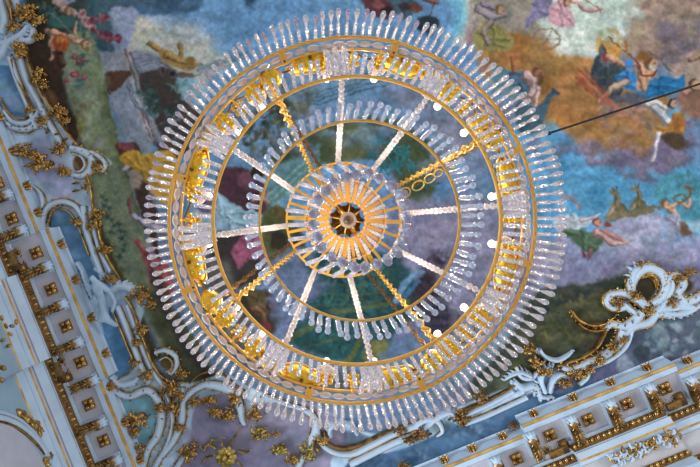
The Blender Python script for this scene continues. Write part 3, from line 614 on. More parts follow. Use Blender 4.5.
puffs([(180, 440), (200, 400), (320, 410), (340, 440), (310, 467), (180, 467)], 50, (140, 138, 162), 12, 65, 0.06, 0.4)
# overall brushwork
shade = 1 + 0.05*PA + 0.03*PB + 0.045*PC
IMG *= shade[..., None]
IMG[..., 0] *= 1 + 0.06*PB; IMG[..., 2] *= 1 - 0.05*PA
IMG = np.clip(IMG, 4, 250) / 255.0
LIN = np.where(IMG <= 0.04045, IMG/12.92, ((IMG+0.055)/1.055)**2.4)

me = bpy.data.meshes.new('ceiling')
k = HC / F
V = np.stack([(GX - VX)*k, (GY - VY)*k, np.full_like(GX, CZ + HC)], -1).reshape(-1, 3)
ii = np.arange(NY*NX).reshape(NY, NX)
Q = np.stack([ii[:-1, :-1], ii[1:, :-1], ii[1:, 1:], ii[:-1, 1:]], -1).reshape(-1, 4)
me.vertices.add(len(V)); me.vertices.foreach_set('co', V.astype(np.float32).ravel())
me.loops.add(Q.size); me.loops.foreach_set('vertex_index', Q.astype(np.int32).ravel())
me.polygons.add(len(Q)); me.polygons.foreach_set('loop_start', np.arange(0, Q.size, 4, dtype=np.int32))
me.update(calc_edges=True)
ca = me.color_attributes.new('fresco', 'FLOAT_COLOR', 'POINT')
ca.data.foreach_set('color', np.concatenate([LIN.reshape(-1, 3), np.ones((len(V), 1))], 1).astype(np.float32).ravel())
fm = bpy.data.materials.new('fresco on plaster'); fm.use_nodes = True
nt = fm.node_tree; b = nt.nodes['Principled BSDF']; b.inputs['Roughness'].default_value = 0.85; b.inputs['Specular IOR Level'].default_value = 0.15
at = nt.nodes.new('ShaderNodeVertexColor'); at.layer_name = 'fresco'
tc = nt.nodes.new('ShaderNodeTexCoord'); nz = nt.nodes.new('ShaderNodeTexNoise'); nz.inputs['Scale'].default_value = 9; nz.inputs['Detail'].default_value = 8
mr = nt.nodes.new('ShaderNodeMapRange'); mr.inputs[1].default_value = 0.3; mr.inputs[2].default_value = 0.7; mr.inputs[3].default_value = 0.95; mr.inputs[4].default_value = 1.04
ml = nt.nodes.new('ShaderNodeVectorMath'); ml.operation = 'SCALE'
nt.links.new(tc.outputs['Object'], nz.inputs['Vector']); nt.links.new(nz.outputs['Fac'], mr.inputs[0])
nt.links.new(at.outputs['Color'], ml.inputs[0]); nt.links.new(mr.outputs[0], ml.inputs['Scale']); nt.links.new(ml.outputs[0], b.inputs['Base Color'])
me.materials.append(fm)
ceil = bpy.data.objects.new('ceiling', me); C.objects.link(ceil)
tag(ceil, 'painted ceiling fresco of clouds, figures and a green pilaster', kind='structure')
# ------------------------------------------------------------------ chandelier
AXX, AXY = 25*2.0/F, 1.2*2.0/F
def L(R, ang, h):     # point on the chandelier, local to its base
    return Vector((R*math.cos(ang), R*math.sin(ang), h))
HB = 0.0
ch = empty('chandelier', (AXX, AXY, CZ))
tag(ch, 'gilt ring chandelier hung with tiers of crystal drops under the painted ceiling', 'chandelier')
Ro, Ho = 183*2.0/F, 2.0
Rb, Hb = 144*1.67/F, 1.67
Rm, Hm = 100*1.54/F, 1.54
Rr, Hr = 57*3.0/F, 3.0
Ri, Hi = 40*2.7/F, 2.7
Rh, Hh = 19*2.5/F, 2.5
Rd, Hd = 45*1.47/F, 1.50
def rad(d): return math.radians(d)

def drop_mesh(name, L_, nb, br, dl, dr, cm='crystal', tipm=None, flat=False):
    mb = MB(); mb.use('hook', False); mb.box((0, 0, 0.001), 0.004, 0.006, 0.010)
    mb.use(cm, False); z = -0.006
    step = (L_ - dl - 0.006) / nb
    for i in range(nb):
        zc = z - step*(i+0.5); hh = step*0.40
        mb.lathe([(br*0.15, zc-step*0.5), (br*0.25, zc-hh), (br*0.85, zc-hh*0.45), (br, zc), (br*0.85, zc+hh*0.4), (br*0.15, zc+hh)], n=6)
    zb = -L_
    if tipm: mb.use(tipm, False)
    mb.lathe([(dr*0.2, zb), (dr*0.75, zb+dl*0.05), (dr, zb+dl*0.15), (dr*0.98, zb+dl*0.28), (dr*0.75, zb+dl*0.5), (dr*0.45, zb+dl*0.78), (dr*0.16, zb+dl)], n=8)
    o = mb.build(name); me = o.data; bpy.data.objects.remove(o); return me
def hang(name, me, parent, loc, ang, tilt=0.022):
    o = bpy.data.objects.new(name, me); C.objects.link(o); o.parent = parent; o.location = loc
    o.rotation_euler = (rnd.uniform(-tilt, tilt), rnd.uniform(-tilt, tilt), ang)
    return o
drA = drop_mesh('long_drop', 0.245, 4, 0.0073, 0.115, 0.0088)
drA2 = drop_mesh('long_drop_violet', 0.240, 4, 0.0071, 0.110, 0.0078, 'crystal', 'crystal_violet')
drB = drop_mesh('medium_drop', 0.21, 5, 0.0064, 0.05, 0.0066)
drC = drop_mesh('short_drop', 0.20, 4, 0.0066, 0.06, 0.0076, 'crystal_blue')
# outer ring
mb = MB().use('brass_ring', False); mb.ring((0, 0, Ho), Ro, 0.0095, 0.012, 180)
outer = mb.build('outer_ring', ch)
NA = 150; rest = []
for i in range(NA):
    a = 2*PI*(i+0.5)/NA + 0.01
    p = L(Ro+0.004, a, Ho-0.004)
    if (i % 3 == 1): rest.append((p, a, i))
    else: hang('crystal_pendant', drA2 if (a % (2*PI) > rad(160) and a < rad(290) and i % 2) else drA, outer, p, a)
mb = MB()
for p, a, i in rest:
    for v_src in (drA,):
        mt = Matrix.Translation(p) @ Matrix.Rotation(a, 4, 'Z')
        base = len(mb.v); mb.v.extend([tuple(mt @ v.co) for v in v_src.vertices])
        for f in v_src.polygons:
            mn = v_src.materials[f.material_index]
            key = 'hook' if mn == M['hook'] else 'crystal'
            if key not in mb.mats: mb.mats.append(key)
            mb.f.append(tuple(base + q for q in f.vertices)); mb.mi.append(mb.mats.index(key)); mb.sm.append(False)
tag(mb.build('crystal_pendant_fringe', outer), kind='stuff')
# candle band just inside the outer ring
Rc = Ro - 0.036
mb = MB().use('brass_ring', False); mb.ring((0, 0, Ho+0.015), Rc, 0.007, 0.012, 160)
mb.use('brass_dark', True)
for k in range(24):      # scalloped wires
    a0 = 2*PI*k/24; pts = [L(Rc-0.004-0.022*math.sin(PI*j/8), a0+2*PI/24*j/8, Ho+0.03) for j in range(9)]
    mb.tube(pts, 0.0035, 5)
band = mb.build('candle_band', ch)
cl = MB().use('brass_ring', False)
cl.box((0, 0, 0), 0.052, 0.022, 0.014); cl.use('hook'); cl.box((-0.018, 0, -0.008), 0.006, 0.006, 0.004)
o = cl.build('clasp'); clm = o.data; bpy.data.objects.remove(o)
for k in range(8):
    a = rad(14+45*k+(8 if k % 2 else 0)); hang('clasp', clm, band, L(Ro-0.018, a, Ho+0.004), a, 0)
mb = MB().use('crystal_pink', False)
mb.lathe([(0.002, -0.0225), (0.009, -0.012), (0.011, 0), (0.009, 0.012), (0.002, 0.0225)], Matrix.Rotation(PI/2, 4, 'X'), 6)
o = mb.build('band_crystal'); bcm = o.data; bpy.data.objects.remove(o)
for k in range(84):
    a = 2*PI*k/84; hang('band_crystal', bcm, band, L(Ro-0.0185, a, Ho+0.012), a, 0.15)
# second ring
mb = MB().use('brass_ring', False); mb.ring((0, 0, Hb), Rb, 0.0085, 0.010, 160)
second = mb.build('second_ring', ch)
for i in range(108):
    a = 2*PI*(i+0.5)/108; hang('crystal_pendant', drB, second, L(Rb+0.005, a, Hb-0.003), a)
# lowest ring
mb = MB().use('brass_ring', False); mb.ring((0, 0, Hm), Rm, 0.0058, 0.008, 128)
third = mb.build('lowest_ring', ch)
for i in range(72):
    a = 2*PI*(i+0.5)/72; hang('crystal_pendant', drC, third, L(Rm+0.004, a, Hm-0.003), a)
# crown
mb = MB().use('brass_ring', False); mb.ring((0, 0, Hr), Rr, 0.009, 0.02, 96); mb.ring((0, 0, Hi), Ri, 0.006, 0.012, 72); mb.ring((0, 0, Hh), Rh, 0.008, 0.014, 48)
crown = mb.build('crown', ch)
mb = MB().use('cup', False)
def barmesh(p, q, w, t):
    d = q - p; m = d.length; x = d.normalized(); y = Vector((0, 0, 1)).cross(x).normalized(); z = x.cross(y)
    R = Matrix((x, y, z)).transposed(); return (p+q)/2, m, R
for k in range(24):
    a = 2*PI*(k+0.15)/24; p, q = L(Rr, a, Hr), L(Rh, a, Hh)
    mb = MB().use('rib', False); c, m, R = barmesh(p, q, 0.012, 0.004); c.z -= 0.02
    wv = 0.0135 if k % 6 else 0.02
    mb.box((0, 0, 0), m, wv, 0.006, R); o = mb.build('rib', crown, c)
for k in range(24):      # rose beads along the basket
    a = 2*PI*(k+0.65)/24; mb = MB().use('crystal_pink', False)
    for j in range(8):
        t = j/7; R_ = Ri+(Rh-Ri)*t; mb.ball(L(R_, a, Hi+(Hh-Hi)*t-0.004), 0.0108-0.002*t, 6, 4)
    mb.tube([L(Ri, a, Hi-0.004), L(Rh, a, Hh-0.004)], 0.0015, 4)
    mb.build('bead_string', crown)
# long bead strings from the crown down to the bottom drops
dring = MB().use('brass_ring', False); dring.ring((0, 0, Hd), Rd, 0.002, 0.004, 48)
dr = dring.build('bottom_ring', ch)
bigdrop = drop_mesh('big_drop', 0.08, 1, 0.0145, 0.045, 0.0095, 'crystal_blue', 'crystal_violet')
for k in range(24):
    a = 2*PI*(k+0.65)/24
    mb = MB().use('crystal', False)
    n_ = 46
    for j in range(n_):
        t = j/(n_-1); s = t + 0.12*math.sin(PI*t)
        r_b = 0.0125 - 0.008*t
        if t > 0.5 and j % 2: continue
        mb.ball(L(Rr+(Rd-Rr)*t, a, Hr+(Hd-Hr)*t), r_b, 6, 4)
    mb.tube([L(Rr, a, Hr), L(Rd, a, Hd)], 0.0009, 4)
    mb.build('bead_string', crown)
    hang('crystal_pendant', bigdrop, dr, L(Rd+0.004, a, Hd), a, 0.08)
# hub, stem and finial
mb = MB().use('brass', True)
mb.lathe([(0.004, 0), (0.012, 0.05), (0.02, 0.12), (0.010, 0.2), (0.028, 0.34), (0.012, 0.5), (0.012, 0.9), (0.02, 0.95), (0.012, 1.0)], Matrix.Translation((0, 0, 2.38)), 12)
stem = mb.build('stem', ch)
mb = MB().use('brass', True)
for k in range(8): mb.tube([L(0.01, rad(45*k+10), 2.46), L(Rh, rad(45*k+10), Hh)], 0.003, 5)
mb.build('hub_frame', ch)
mb = MB().use('brass_dark', True)
for k in range(9): mb.ball(L(Rh*0.62, rad(40*k), Hh+0.06), 0.022, 6, 4, (1.3, 0.6, 0.4), Matrix.Rotation(rad(40*k), 3, 'Z'))
mb.ring((0, 0, Hh+0.07), Rh*0.6, 0.03, 0.01, 40)
mb.build('hub_leaf_ring', ch)
mb = MB().use('finial', False); mb.lathe([(0.006, 0.0), (0.022, 0.004), (0.033, 0.018), (0.030, 0.036), (0.014, 0.05)], Matrix.Translation((0, 0, 2.34)), 16)
mb.use('finial_dark', True); mb.ball((0, 0, 2.342), 0.019, 12, 6)
mb.build('finial', ch)
mb = MB().use('cup', False)
for a0 in (rad(-123), rad(57)):
    c, m, R = barmesh(L(Rr+0.015, a0-0.02, Hr-0.02), L(0.03, a0, 2.52), 0, 0); mb.box(c, m, 0.022, 0.008, R)
mb.build('cross_bar', ch)
# garlands
def disc(mb, c, r, ax):
    q = ax.to_track_quat('Z', 'Y').to_matrix().to_4x4()
    mb.lathe([(r*0.3, -r*0.75), (r*0.8, -r*0.5), (r, 0), (r*0.8, r*0.5), (r*0.3, r*0.75)], Matrix.Translation(c) @ q, 8)
gd = []
for c0 in (12, 102, 192, 282):
    for s in (-18, 18): gd.append(rad(c0+s))
for a in gd:
    mb = MB().use('crystal_pink', False); n_ = 22; mb.tube([L(Rr-0.002, a, Hr-0.02).lerp(L(Rb, a, Hb+0.01), t_/8)-Vector((0, 0, 0.16*math.sin(PI*t_/8)*(1-0.3*t_/8))) for t_ in range(9)], 0.002, 4)
    p0 = L(Rr-0.002, a, Hr-0.02); p1 = L(Rb, a, Hb+0.01)
    prev = None
    for j in range(n_):
        t = j/(n_-1); p = p0.lerp(p1, t); p.z -= 0.16*math.sin(PI*t)*(1-0.3*t)
        r = (0.0155*(1-t)+0.0098*t)*rnd.uniform(0.9, 1.06)
        if prev is not None: disc(mb, p, r, (p-prev).normalized()+Vector((rnd.uniform(-.15, .15), rnd.uniform(-.15, .15), 0)))
        prev = p
    mb.build('bead_garland', ch)
    for da in (-0.055, 0, 0.055):
        mb = MB().use('crystal', False); q0 = L(Rb+0.004, a+da*0.6, Hb+0.01); q1 = L(Rc, a+da, Ho)
        for j in range(16):
            t = j/15; p = q0.lerp(q1, t); p.z -= 0.03*math.sin(PI*t); mb.ball(p, 0.0115, 6, 4)
        mb.build('bead_swag', ch)
# chains
def chain(p, q, n, r, wire, sag=0.0, mt='brass'):
    mb = MB().use(mt, True); prev = p
    for j in range(n):
        t = (j+0.5)/n; c = p.lerp(q, t); c.z -= sag*math.sin(PI*t); d = (q-p).normalized()
        y = Vector((0, 0, 1)).cross(d).normalized(); z = d.cross(y)
        s = y if j % 2 else z
        s = (y*math.cos(j*0.9)+z*math.sin(j*0.9))
        half = (q-p).length/n*0.72
        mb.tube([c+d*half*math.cos(b)+s*r*math.sin(b) for b in [2*PI*u/8 for u in range(8)]], wire, 4, closed=True)
    return mb
for k in range(4):
    a = rad(-123+90*k)
    chain(L(Rb, a, Hb), L(Rr, a, Hr), 44, 0.011, 0.0032, 0.03).build('chain', ch)
    chain(L(Rc, a+0.03, Ho), L(Rr, a+0.16, Hr+0.05), 40, 0.009, 0.0026, 0.02, 'brass_dark').build('chain', ch)
    chain(L(Rb, a, Hb), L(Rc, a, Ho), 10, 0.010, 0.003, 0.01).build('chain', ch)
# hoisting links, larger, on the right
mb = MB().use('gold_pale', True)
for (x, y, r) in ((404, 193, 6), (418, 185.5, 5.6), (429.5, 178.5, 5), (438, 173, 4)):
    h = 2.2; c = P(x, y, h) - Vector((AXX, AXY, CZ)); d = Vector((0.85, -0.5, 0)); e_ = Vector((0.5, 0.85, 0.2))
    mb.tube([c + (d*math.cos(b)*1.15 + e_*math.sin(b)*0.8)*r*h/F for b in [2*PI*u/14 for u in range(14)]], 0.0028, 5, closed=True)
mb.tube([P(440, 172, 2.2)-Vector((AXX, AXY, CZ)), P(456, 166, 2.0)-Vector((AXX, AXY, CZ))], 0.003, 5)
mb.build('hoist_chain', ch)
# vertical suspension rod and chain to the ceiling
mb = MB().use('cable'); mb.tube([L(0, 0, 3.36), L(0, 0, HC)], 0.012, 6); mb.build('suspension_cord', ch)
# candle arms
def leafring(mb, c, r, n, z0=0.0, lift=0.3, asp=0.5):
    for k in range(n):
        a = 2*PI*k/n; d = Vector((math.cos(a), math.sin(a), -lift)); rot = Matrix.Rotation(a, 3, 'Z') @ Matrix.Rotation(lift, 3, 'Y')
        mb.ball(c + Vector((math.cos(a), math.sin(a), 0))*r*0.62, r*0.42, 6, 4, (1.0, asp, 0.28), rot)
    mb.ball(c + Vector((0, 0, -r*0.15)), r*0.42, 8, 5, (1, 1, 0.7))
def cupmesh(kind):
    mb = MB()
    if kind == 'flower':
        mb.use('cup', True); leafring(mb, Vector((0, 0, 0)), 0.036, 10)
        mb.lathe([(0.026, -0.004), (0.030, 0.0), (0.026, 0.012), (0.01, 0.02)], None, 12)
    elif kind == 'small':
        mb.use('cup', True); leafring(mb, Vector((0, 0, 0)), 0.030, 6, lift=0.5, asp=0.7)
    elif kind == 'boat':
        mb.use('cup', True); pr = [(0.012, -0.030), (0.022, -0.028), (0.030, -0.012), (0.033, 0.006), (0.034, 0.012), (0.030, 0.012)]
        mb.lathe(pr, None, 20, 1.0, 2.3)
        mb.use('brass', True); mb.tube([Vector((0.034*math.cos(b), 0.079*math.sin(b), 0.010+0.004*math.sin(b*5))) for b in [2*PI*u/40 for u in range(40)]], 0.0045, 6, closed=True)
        for sgn in (-1, 1): mb.ball((0, sgn*0.082, 0.004), 0.010, 8, 5)
        mb.use('brass_dark'); mb.ball((0, 0, -0.032), 0.007, 8, 5)
    else:
        mb.use('cup', True); pr = [(0.006, -0.030), (0.016, -0.026), (0.028, -0.012), (0.036, 0.004), (0.038, 0.008), (0.033, 0.008)]
        mb.lathe(pr, None, 18, 1.0, 1.15)
        mb.use('brass_dark'); mb.ball((0, 0, -0.034), 0.009, 8, 5)
    o = mb.build(kind); me = o.data; bpy.data.objects.remove(o); return me
cupm = {k: cupmesh(k) for k in ('flower', 'small', 'boat', 'shell')}
mb = MB().use('glass_cup', True); mb.lathe([(0.008, 0.0), (0.030, 0.004), (0.040, 0.014), (0.042, 0.018), (0.038, 0.016), (0.02, 0.010), (0.008, 0.008)], None, 16)
o = mb.build('drip_pan'); dpm = o.data; bpy.data.objects.remove(o)
mb = MB().use('sleeve', True); mb.lathe([(0.012, 0), (0.0125, 0.006), (0.0115, 0.01), (0.0115, 0.085), (0.009, 0.09)], None, 10); o = mb.build('sleeve'); slm = o.data; bpy.data.objects.remove(o)
mb = MB().use('bulb', True); mb.lathe([(0.004, 0), (0.010, 0.008), (0.013, 0.018), (0.010, 0.028), (0.002, 0.038)], None, 10); o = mb.build('bulb'); blm = o.data; bpy.data.objects.remove(o)
for q in range(4):
    for kind, da, Rr_, candle in (('small', 0, .530, 0), ('boat', 16, .552, 0), ('boat', -16, .552, 0), ('shell', 30, .535, 0), ('shell', -30, .535, 0),
                              ('flower', 37.5, .535, 1), ('flower', -37.5, .535, 1), ('small', 9.5, .535, 1), ('small', -9.5, .535, 1), ('small', 45, .53, 0)):
        a = rad(q*90 + da + (1.5 if kind == 'boat' else 0)); h = Ho + (0.035 if kind == 'boat' else 0.0)
        arm = MB().use('brass', True)
        arm.tube(spline([L(Rc, a, Ho+0.015), L((Rc+Rr_)/2+0.01, a, h-0.022), L(Rr_, a, h-0.010)], 5), 0.004, 6)
        c = L(Rr_, a, h); armo = arm.build('candle_arm', ch)
        cu = bpy.data.objects.new('drip_cup', cupm[kind]); C.objects.link(cu); cu.parent = armo; cu.location = c
        tilt = {'boat': 0.35, 'shell': 0.75, 'flower': 0.35, 'small': 0.2}[kind]
        cu.rotation_euler = (0, tilt if kind != 'boat' else -tilt, a)
        if candle:
            d = bpy.data.objects.new('glass_pan', dpm); C.objects.link(d); d.parent = armo; d.location = c + Vector((0, 0, 0.04)); d.rotation_euler = (0, -0.15, a); d.scale = (0.82,)*3
            s_ = bpy.data.objects.new('candle_sleeve', slm); C.objects.link(s_); s_.parent = armo; s_.location = c + Vector((0, 0, 0.05)); s_.rotation_euler = (0, -0.18, a)
            b_ = bpy.data.objects.new('bulb', blm); C.objects.link(b_); b_.parent = armo; b_.location = L(Rr_-0.020, a, h+0.138)
            lp = bpy.data.lights.new('bulb_light', 'POINT'); lp.energy = 1.3; lp.color = (1, 0.86, 0.66); lp.shadow_soft_size = 0.02
            lo = bpy.data.objects.new('bulb_light', lp); C.objects.link(lo); lo.parent = armo; lo.location = L(Rr_-0.06, a, h+0.19)
# signal cable across the ceiling to the right
mb = MB().use('cable'); mb.tube([P(550, 133, 6.0), P(980, -8, 6.8)], 0.011, 6); mb.ball(P(549.5, 133.3, 6.0), 0.022, 8, 5)
tag(mb.build('steel_cable'), 'thin black cable stretched from the chandelier toward the right edge below the fresco', 'cable')
# ------------------------------------------------------------------ cornices
th = math.radians(22.1)
SIDE = {'left': (Vector((math.sin(th), math.cos(th))), Vector((math.cos(th), -math.sin(th)))),
        'right': (Vector((math.cos(th), -math.sin(th))), Vector((-math.sin(th), -math.cos(th))))}
VV = Vector((VX, VY))
def world(side, s, t, h, href=8.7):   # s measured at the soffit depth, t (px) at depth h
    u, n = SIDE[side]
    S = (s - VV.dot(u)) * href / F; T = (t - VV.dot(n)) * h / F
    p = u*S + n*T; return Vector((p.x, p.y, CZ + h))
def worldT(side, S_, T_, h):
    u, n = SIDE[side]; p = u*S_ + n*T_; return Vector((p.x, p.y, CZ+h))
PROF = [('white', [(0, 9.04), (0, 8.98), (2, 8.97), (3, 8.95), (4.5, 8.90), (9.5, 8.78), (11, 8.74)]),
        ('gold_line', [(11, 8.74), (11.6, 8.72), (14, 8.715), (14.4, 8.72)]),
        ('white', [(14.4, 8.72), (15, 8.70), (20, 8.70), (20.6, 8.76)]),
        ('grey', [(20.6, 8.76), (43.4, 8.76)]),
        ('white', [(43.4, 8.76), (44.5, 8.70), (48, 8.68)]),
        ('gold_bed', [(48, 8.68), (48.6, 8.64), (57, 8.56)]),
        ('white', [(57, 8.56), (58, 8.55), (59, 8.50), (69, 8.42)]),
        ('grey', [(69, 8.42), (70, 8.44), (72.5, 8.40)]),
        ('gold_line', [(72.5, 8.40), (74.5, 8.39)]),
        ('white', [(74.5, 8.39), (79, 8.36), (80, 8.30), (88, 8.22)]),
        ('gold_line', [(88, 8.22), (90, 8.2)]),
        ('bluewall', [(90, 8.2), (150, 6.9), (190, 6.25)])]
PROF_R = PROF[:6] + [('white', [(57, 8.56), (58, 8.55), (59, 8.50), (66, 8.44)]), ('gold_line', [(66, 8.44), (68.5, 8.43)]),
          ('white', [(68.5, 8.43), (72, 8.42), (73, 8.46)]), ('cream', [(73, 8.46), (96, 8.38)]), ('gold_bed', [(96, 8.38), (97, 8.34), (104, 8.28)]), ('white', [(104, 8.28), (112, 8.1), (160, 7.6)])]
ORDW = ['first', 'second', 'third', 'fourth', 'fifth', 'sixth', 'seventh', 'eighth', 'ninth', 'tenth', 'eleventh', 'twelfth', 'thirteenth']
def cornice(side, sections, prof, num):
    root = empty('trim_%d' % num, world(side, sections[1][0], sections[1][2], 8.7)); tag(root, 'white and gold %s cornice with coffered soffit' % side, kind='structure')
    inv = root.location
    names = {'white': 'moulding', 'gold_line': 'gilt_fillet', 'grey': 'soffit', 'gold_bed': 'egg_bed', 'bluewall': 'wall_panel', 'cream': 'frieze_panel'}
    for k, (mn, pr) in enumerate(prof):
        mb = MB().use(mn, False)
        for (s0, s1, t0) in (sections if pr[0][0] < 43 else INNER[side]):
            n = len(pr); vs = []
            top = 9.06
            for s in (s0, s1):
                for (off, h) in pr: vs.append(world(side, s, t0-off, h) - inv)
                a = world(side, s, t0-pr[-1][0], pr[-1][1]) - inv; b = world(side, s, t0-pr[0][0], pr[0][1]) - inv
                vs.append(Vector((a.x, a.y, CZ+top-inv.z))); vs.append(Vector((b.x, b.y, CZ+top-inv.z)))
            m = n + 2; fs = [tuple(range(m)), tuple(range(2*m-1, m-1, -1))]
            for i in range(n-1): fs.append((i, i+1, m+i+1, m+i))
            mb.add(vs, fs)
        mb.build(names[mn], root)
    mb = MB().use('grey', False)
    for (s0, s1, t0) in sections:
        vs = [world(side, s, t, 8.765) - inv for s, t in ((s0, t0-20), (s1, t0-20), (s1, t0-60), (s0, t0-60))]; mb.add(vs, [(0, 1, 2, 3)])
    mb.build('soffit', root)
    return root
def sec_at(sections, s):
    for i, (a, b, t) in enumerate(sections):
        if a <= s < b: return t
    return sections[-1][2]
def frame3(side):
    u, n = SIDE[side]; return Matrix(((u.x, n.x, 0), (u.y, n.y, 0), (0, 0, 1)))   # local x along, y toward the room
k87 = 8.7/F
def rosette_mesh():
    mb = MB().use('gold', True)
    r = 5.2*k87
    for sx_ in (-1, 1):
        for sy_ in (-1, 1):
            mb.ball((sx_*r*0.52, sy_*r*0.52, 0), r*0.58, 8, 5, (1, 1, 0.6))
            mb.ball((sx_*r*0.95, sy_*r*0.95, 0.01), r*0.22, 6, 4, (1, 1, 0.6))
    for a in range(4): mb.ball((math.cos(a*PI/2)*r*0.9, math.sin(a*PI/2)*r*0.9, 0.01), r*0.22, 6, 4)
    mb.use('gold_dk', True); mb.ball((0, 0, -r*0.35), r*0.26, 8, 5)
    mb.use('gold_dk', False); mb.box((0, 0, 0.02), r*2.1, r*2.1, 0.02)
    o = mb.build('x'); me = o.data; bpy.data.objects.remove(o); return me
def bracket_mesh(plain=False):     # acanthus modillion: local y toward room, z down = -z
    mb = MB().use('gold', True); W = 5.5*k87; Lh = 11*k87
    nrow = 7
    for j in range(nrow):
        y = -Lh + 2*Lh*j/(nrow-1)*0.95; dep = 0.10+0.13*math.sin(PI*(0.15+0.8*j/nrow))
        for sgn in (-1, 1):
            d = Vector((sgn*0.75, -0.65, 0)); rot = Matrix.Rotation(math.atan2(-0.75, sgn*0.7), 3, 'Z')
            mb.ball((sgn*W*0.48, y, -dep*0.8), W*0.62, 7, 5, (1.0, 0.26, 0.42), rot)
    mb.use('gold_dk', True)
    pts = [Vector((0, -Lh*1.02+2*Lh*j/8, -0.04-0.20*math.sin(PI*(0.1+0.85*j/8)))) for j in range(9)]
    mb.tube(pts, [W*0.30]*9, 6)
    mb.use('gold_dk', False); mb.box((0, 0, 0.03 if plain else -0.01), W*1.5, Lh*1.9, 0.05 if plain else 0.08)
    mb.use('gold_dk', True); mb.tube([Vector((-W*0.9, Lh*0.9, -0.12)), Vector((W*0.9, Lh*0.9, -0.12))], 0.07, 8)
    o = mb.build('x'); me = o.data; bpy.data.objects.remove(o)
    mb = MB().use('white', True)
    for k in range(5):
        a = PI*(0.12+0.19*k); mb.tube([Vector((0, Lh*0.95, -0.06)), Vector((math.cos(a)*W*0.6, Lh*1.05+math.sin(a)*W*0.5, -0.16)), Vector((math.cos(a)*W*1.1, Lh*1.05+math.sin(a)*W*1.2, -0.10))], [0.04, 0.045, 0.015], 6)
    o = mb.build('x'); me2 = o.data; bpy.data.objects.remove(o)
    return me, me2
def clasp_mesh():
    mb = MB().use('gold', True)
    for sx_ in (-1, 0, 1):
        for j in range(4):
            mb.ball((sx_*(2.2+0.55*j)*k87, (-3.2+2.1*j)*k87, -0.02-0.02*(1-abs(sx_))), 1.6*k87, 6, 4, (0.7, 1.3, 0.6), Matrix.Rotation(-sx_*0.5, 3, 'Z'))
    mb.use('gold_dk', False); mb.box((0, 0, 0.01), 8.5*k87, 7.6*k87, 0.03)
    o = mb.build('x'); me = o.data; bpy.data.objects.remove(o); return me
ros, (brk, brk2), clp = rosette_mesh(), bracket_mesh(), clasp_mesh(); brk3 = bracket_mesh(True)[0]
def put(name, me, side, p, rz=0, tilt=0):
    o = bpy.data.objects.new(name, me); C.objects.link(o); o.location = p
    o.matrix_world = Matrix.Translation(p) @ (frame3(side) @ Matrix.Rotation(rz, 3, 'Z') @ Matrix.Rotation(tilt, 3, 'X')).to_4x4()
    return o
LS = [(-150, 229, -39.7), (229, 390, -30), (390, 620, -38.2)]
RS = [(0, 324, -588), (324, 488.8, -578.6), (488.8, 860, -587.3)]
INNER = {'left': [(-150, 262, -39.7), (262, 350, -30), (350, 620, -38.2)], 'right': [(0, 360, -588), (360, 458, -578.6), (458, 860, -587.3)]}
cornice('left', LS, PROF, 1); cornice('right', RS, PROF_R, 2)
def fit_out(side, sections, ros_s, br_s, cl_s, words):
    rule = words
    def seen(s, off, h):
        p = world(side, s, sec_at(sections, s)-off, h, 8.7); hh = p.z-CZ; x = p.x*F/hh+VX; y = p.y*F/hh+VY
        return -5 < x < 705 and -5 < y < 471
    ros_s = [s for s in ros_s if seen(s, 32, 8.73)]; br_s = [s for s in br_s if seen(s, 35.5, 8.69)]; cl_s = [s for s in cl_s if seen(s, 5.8, 8.84)]
    for grp, arr in (('r', ros_s), ('b', br_s), ('c', cl_s)):
        for i, s in enumerate(arr):
            t0 = sec_at(sections, s); sfull = s
            n_ = ORDW[i]
            if grp == 'r':
                p = world(side, s, t0-32, 8.73, 8.7); o = put('coffer_rosette', ros, side, p)
                tag(o, 'gilded four-petal rosette in the %s coffer of the %s cornice, %s' % (n_, side, rule), 'rosette', 'gilded rosettes in the cornice coffers')
            elif grp == 'b':
                p = world(side, s, t0-35.5, 8.69, 8.7); r_ = put('bracket', brk, side, p); rt = r_
                rt.name = 'acanthus_bracket'
                tag(rt, 'gilded acanthus bracket with white crest under the %s cornice, %s %s' % (side, n_, rule), 'bracket', 'gilded acanthus brackets under the cornice')
                c_ = bpy.data.objects.new('white_crest', brk2); C.objects.link(c_); c_.parent = rt; c_['label'] = 'white leaf crest'
            else:
                p = world(side, s, t0-5.8, 8.84, 8.7); o = put('leaf_clasp', clp, side, p, 0, 0.5)
                tag(o, 'gilded leaf clasp on the outer edge of the %s cornice, %s %s' % (side, n_, rule), 'ornament', 'gilded leaf clasps on the cornice edge')
fit_out('left', LS, [130, 168.5, 206.5, 247.5, 287, 327, 366, 408.5, 448, 488], [146, 185, 223, 265.5, 306, 346.5, 387, 428.5, 468.5], [104, 142, 180, 209, 248, 287, 329, 368, 401, 440, 481], 'counted from the top')
fit_out('right', RS, [226, 266, 306.5, 346.5, 388, 430, 471.5, 512], [246, 285.5, 326.5, 370, 411.5, 453.5, 494.5], [239, 270, 303, 341, 384, 425, 465, 506], 'counted from the left')
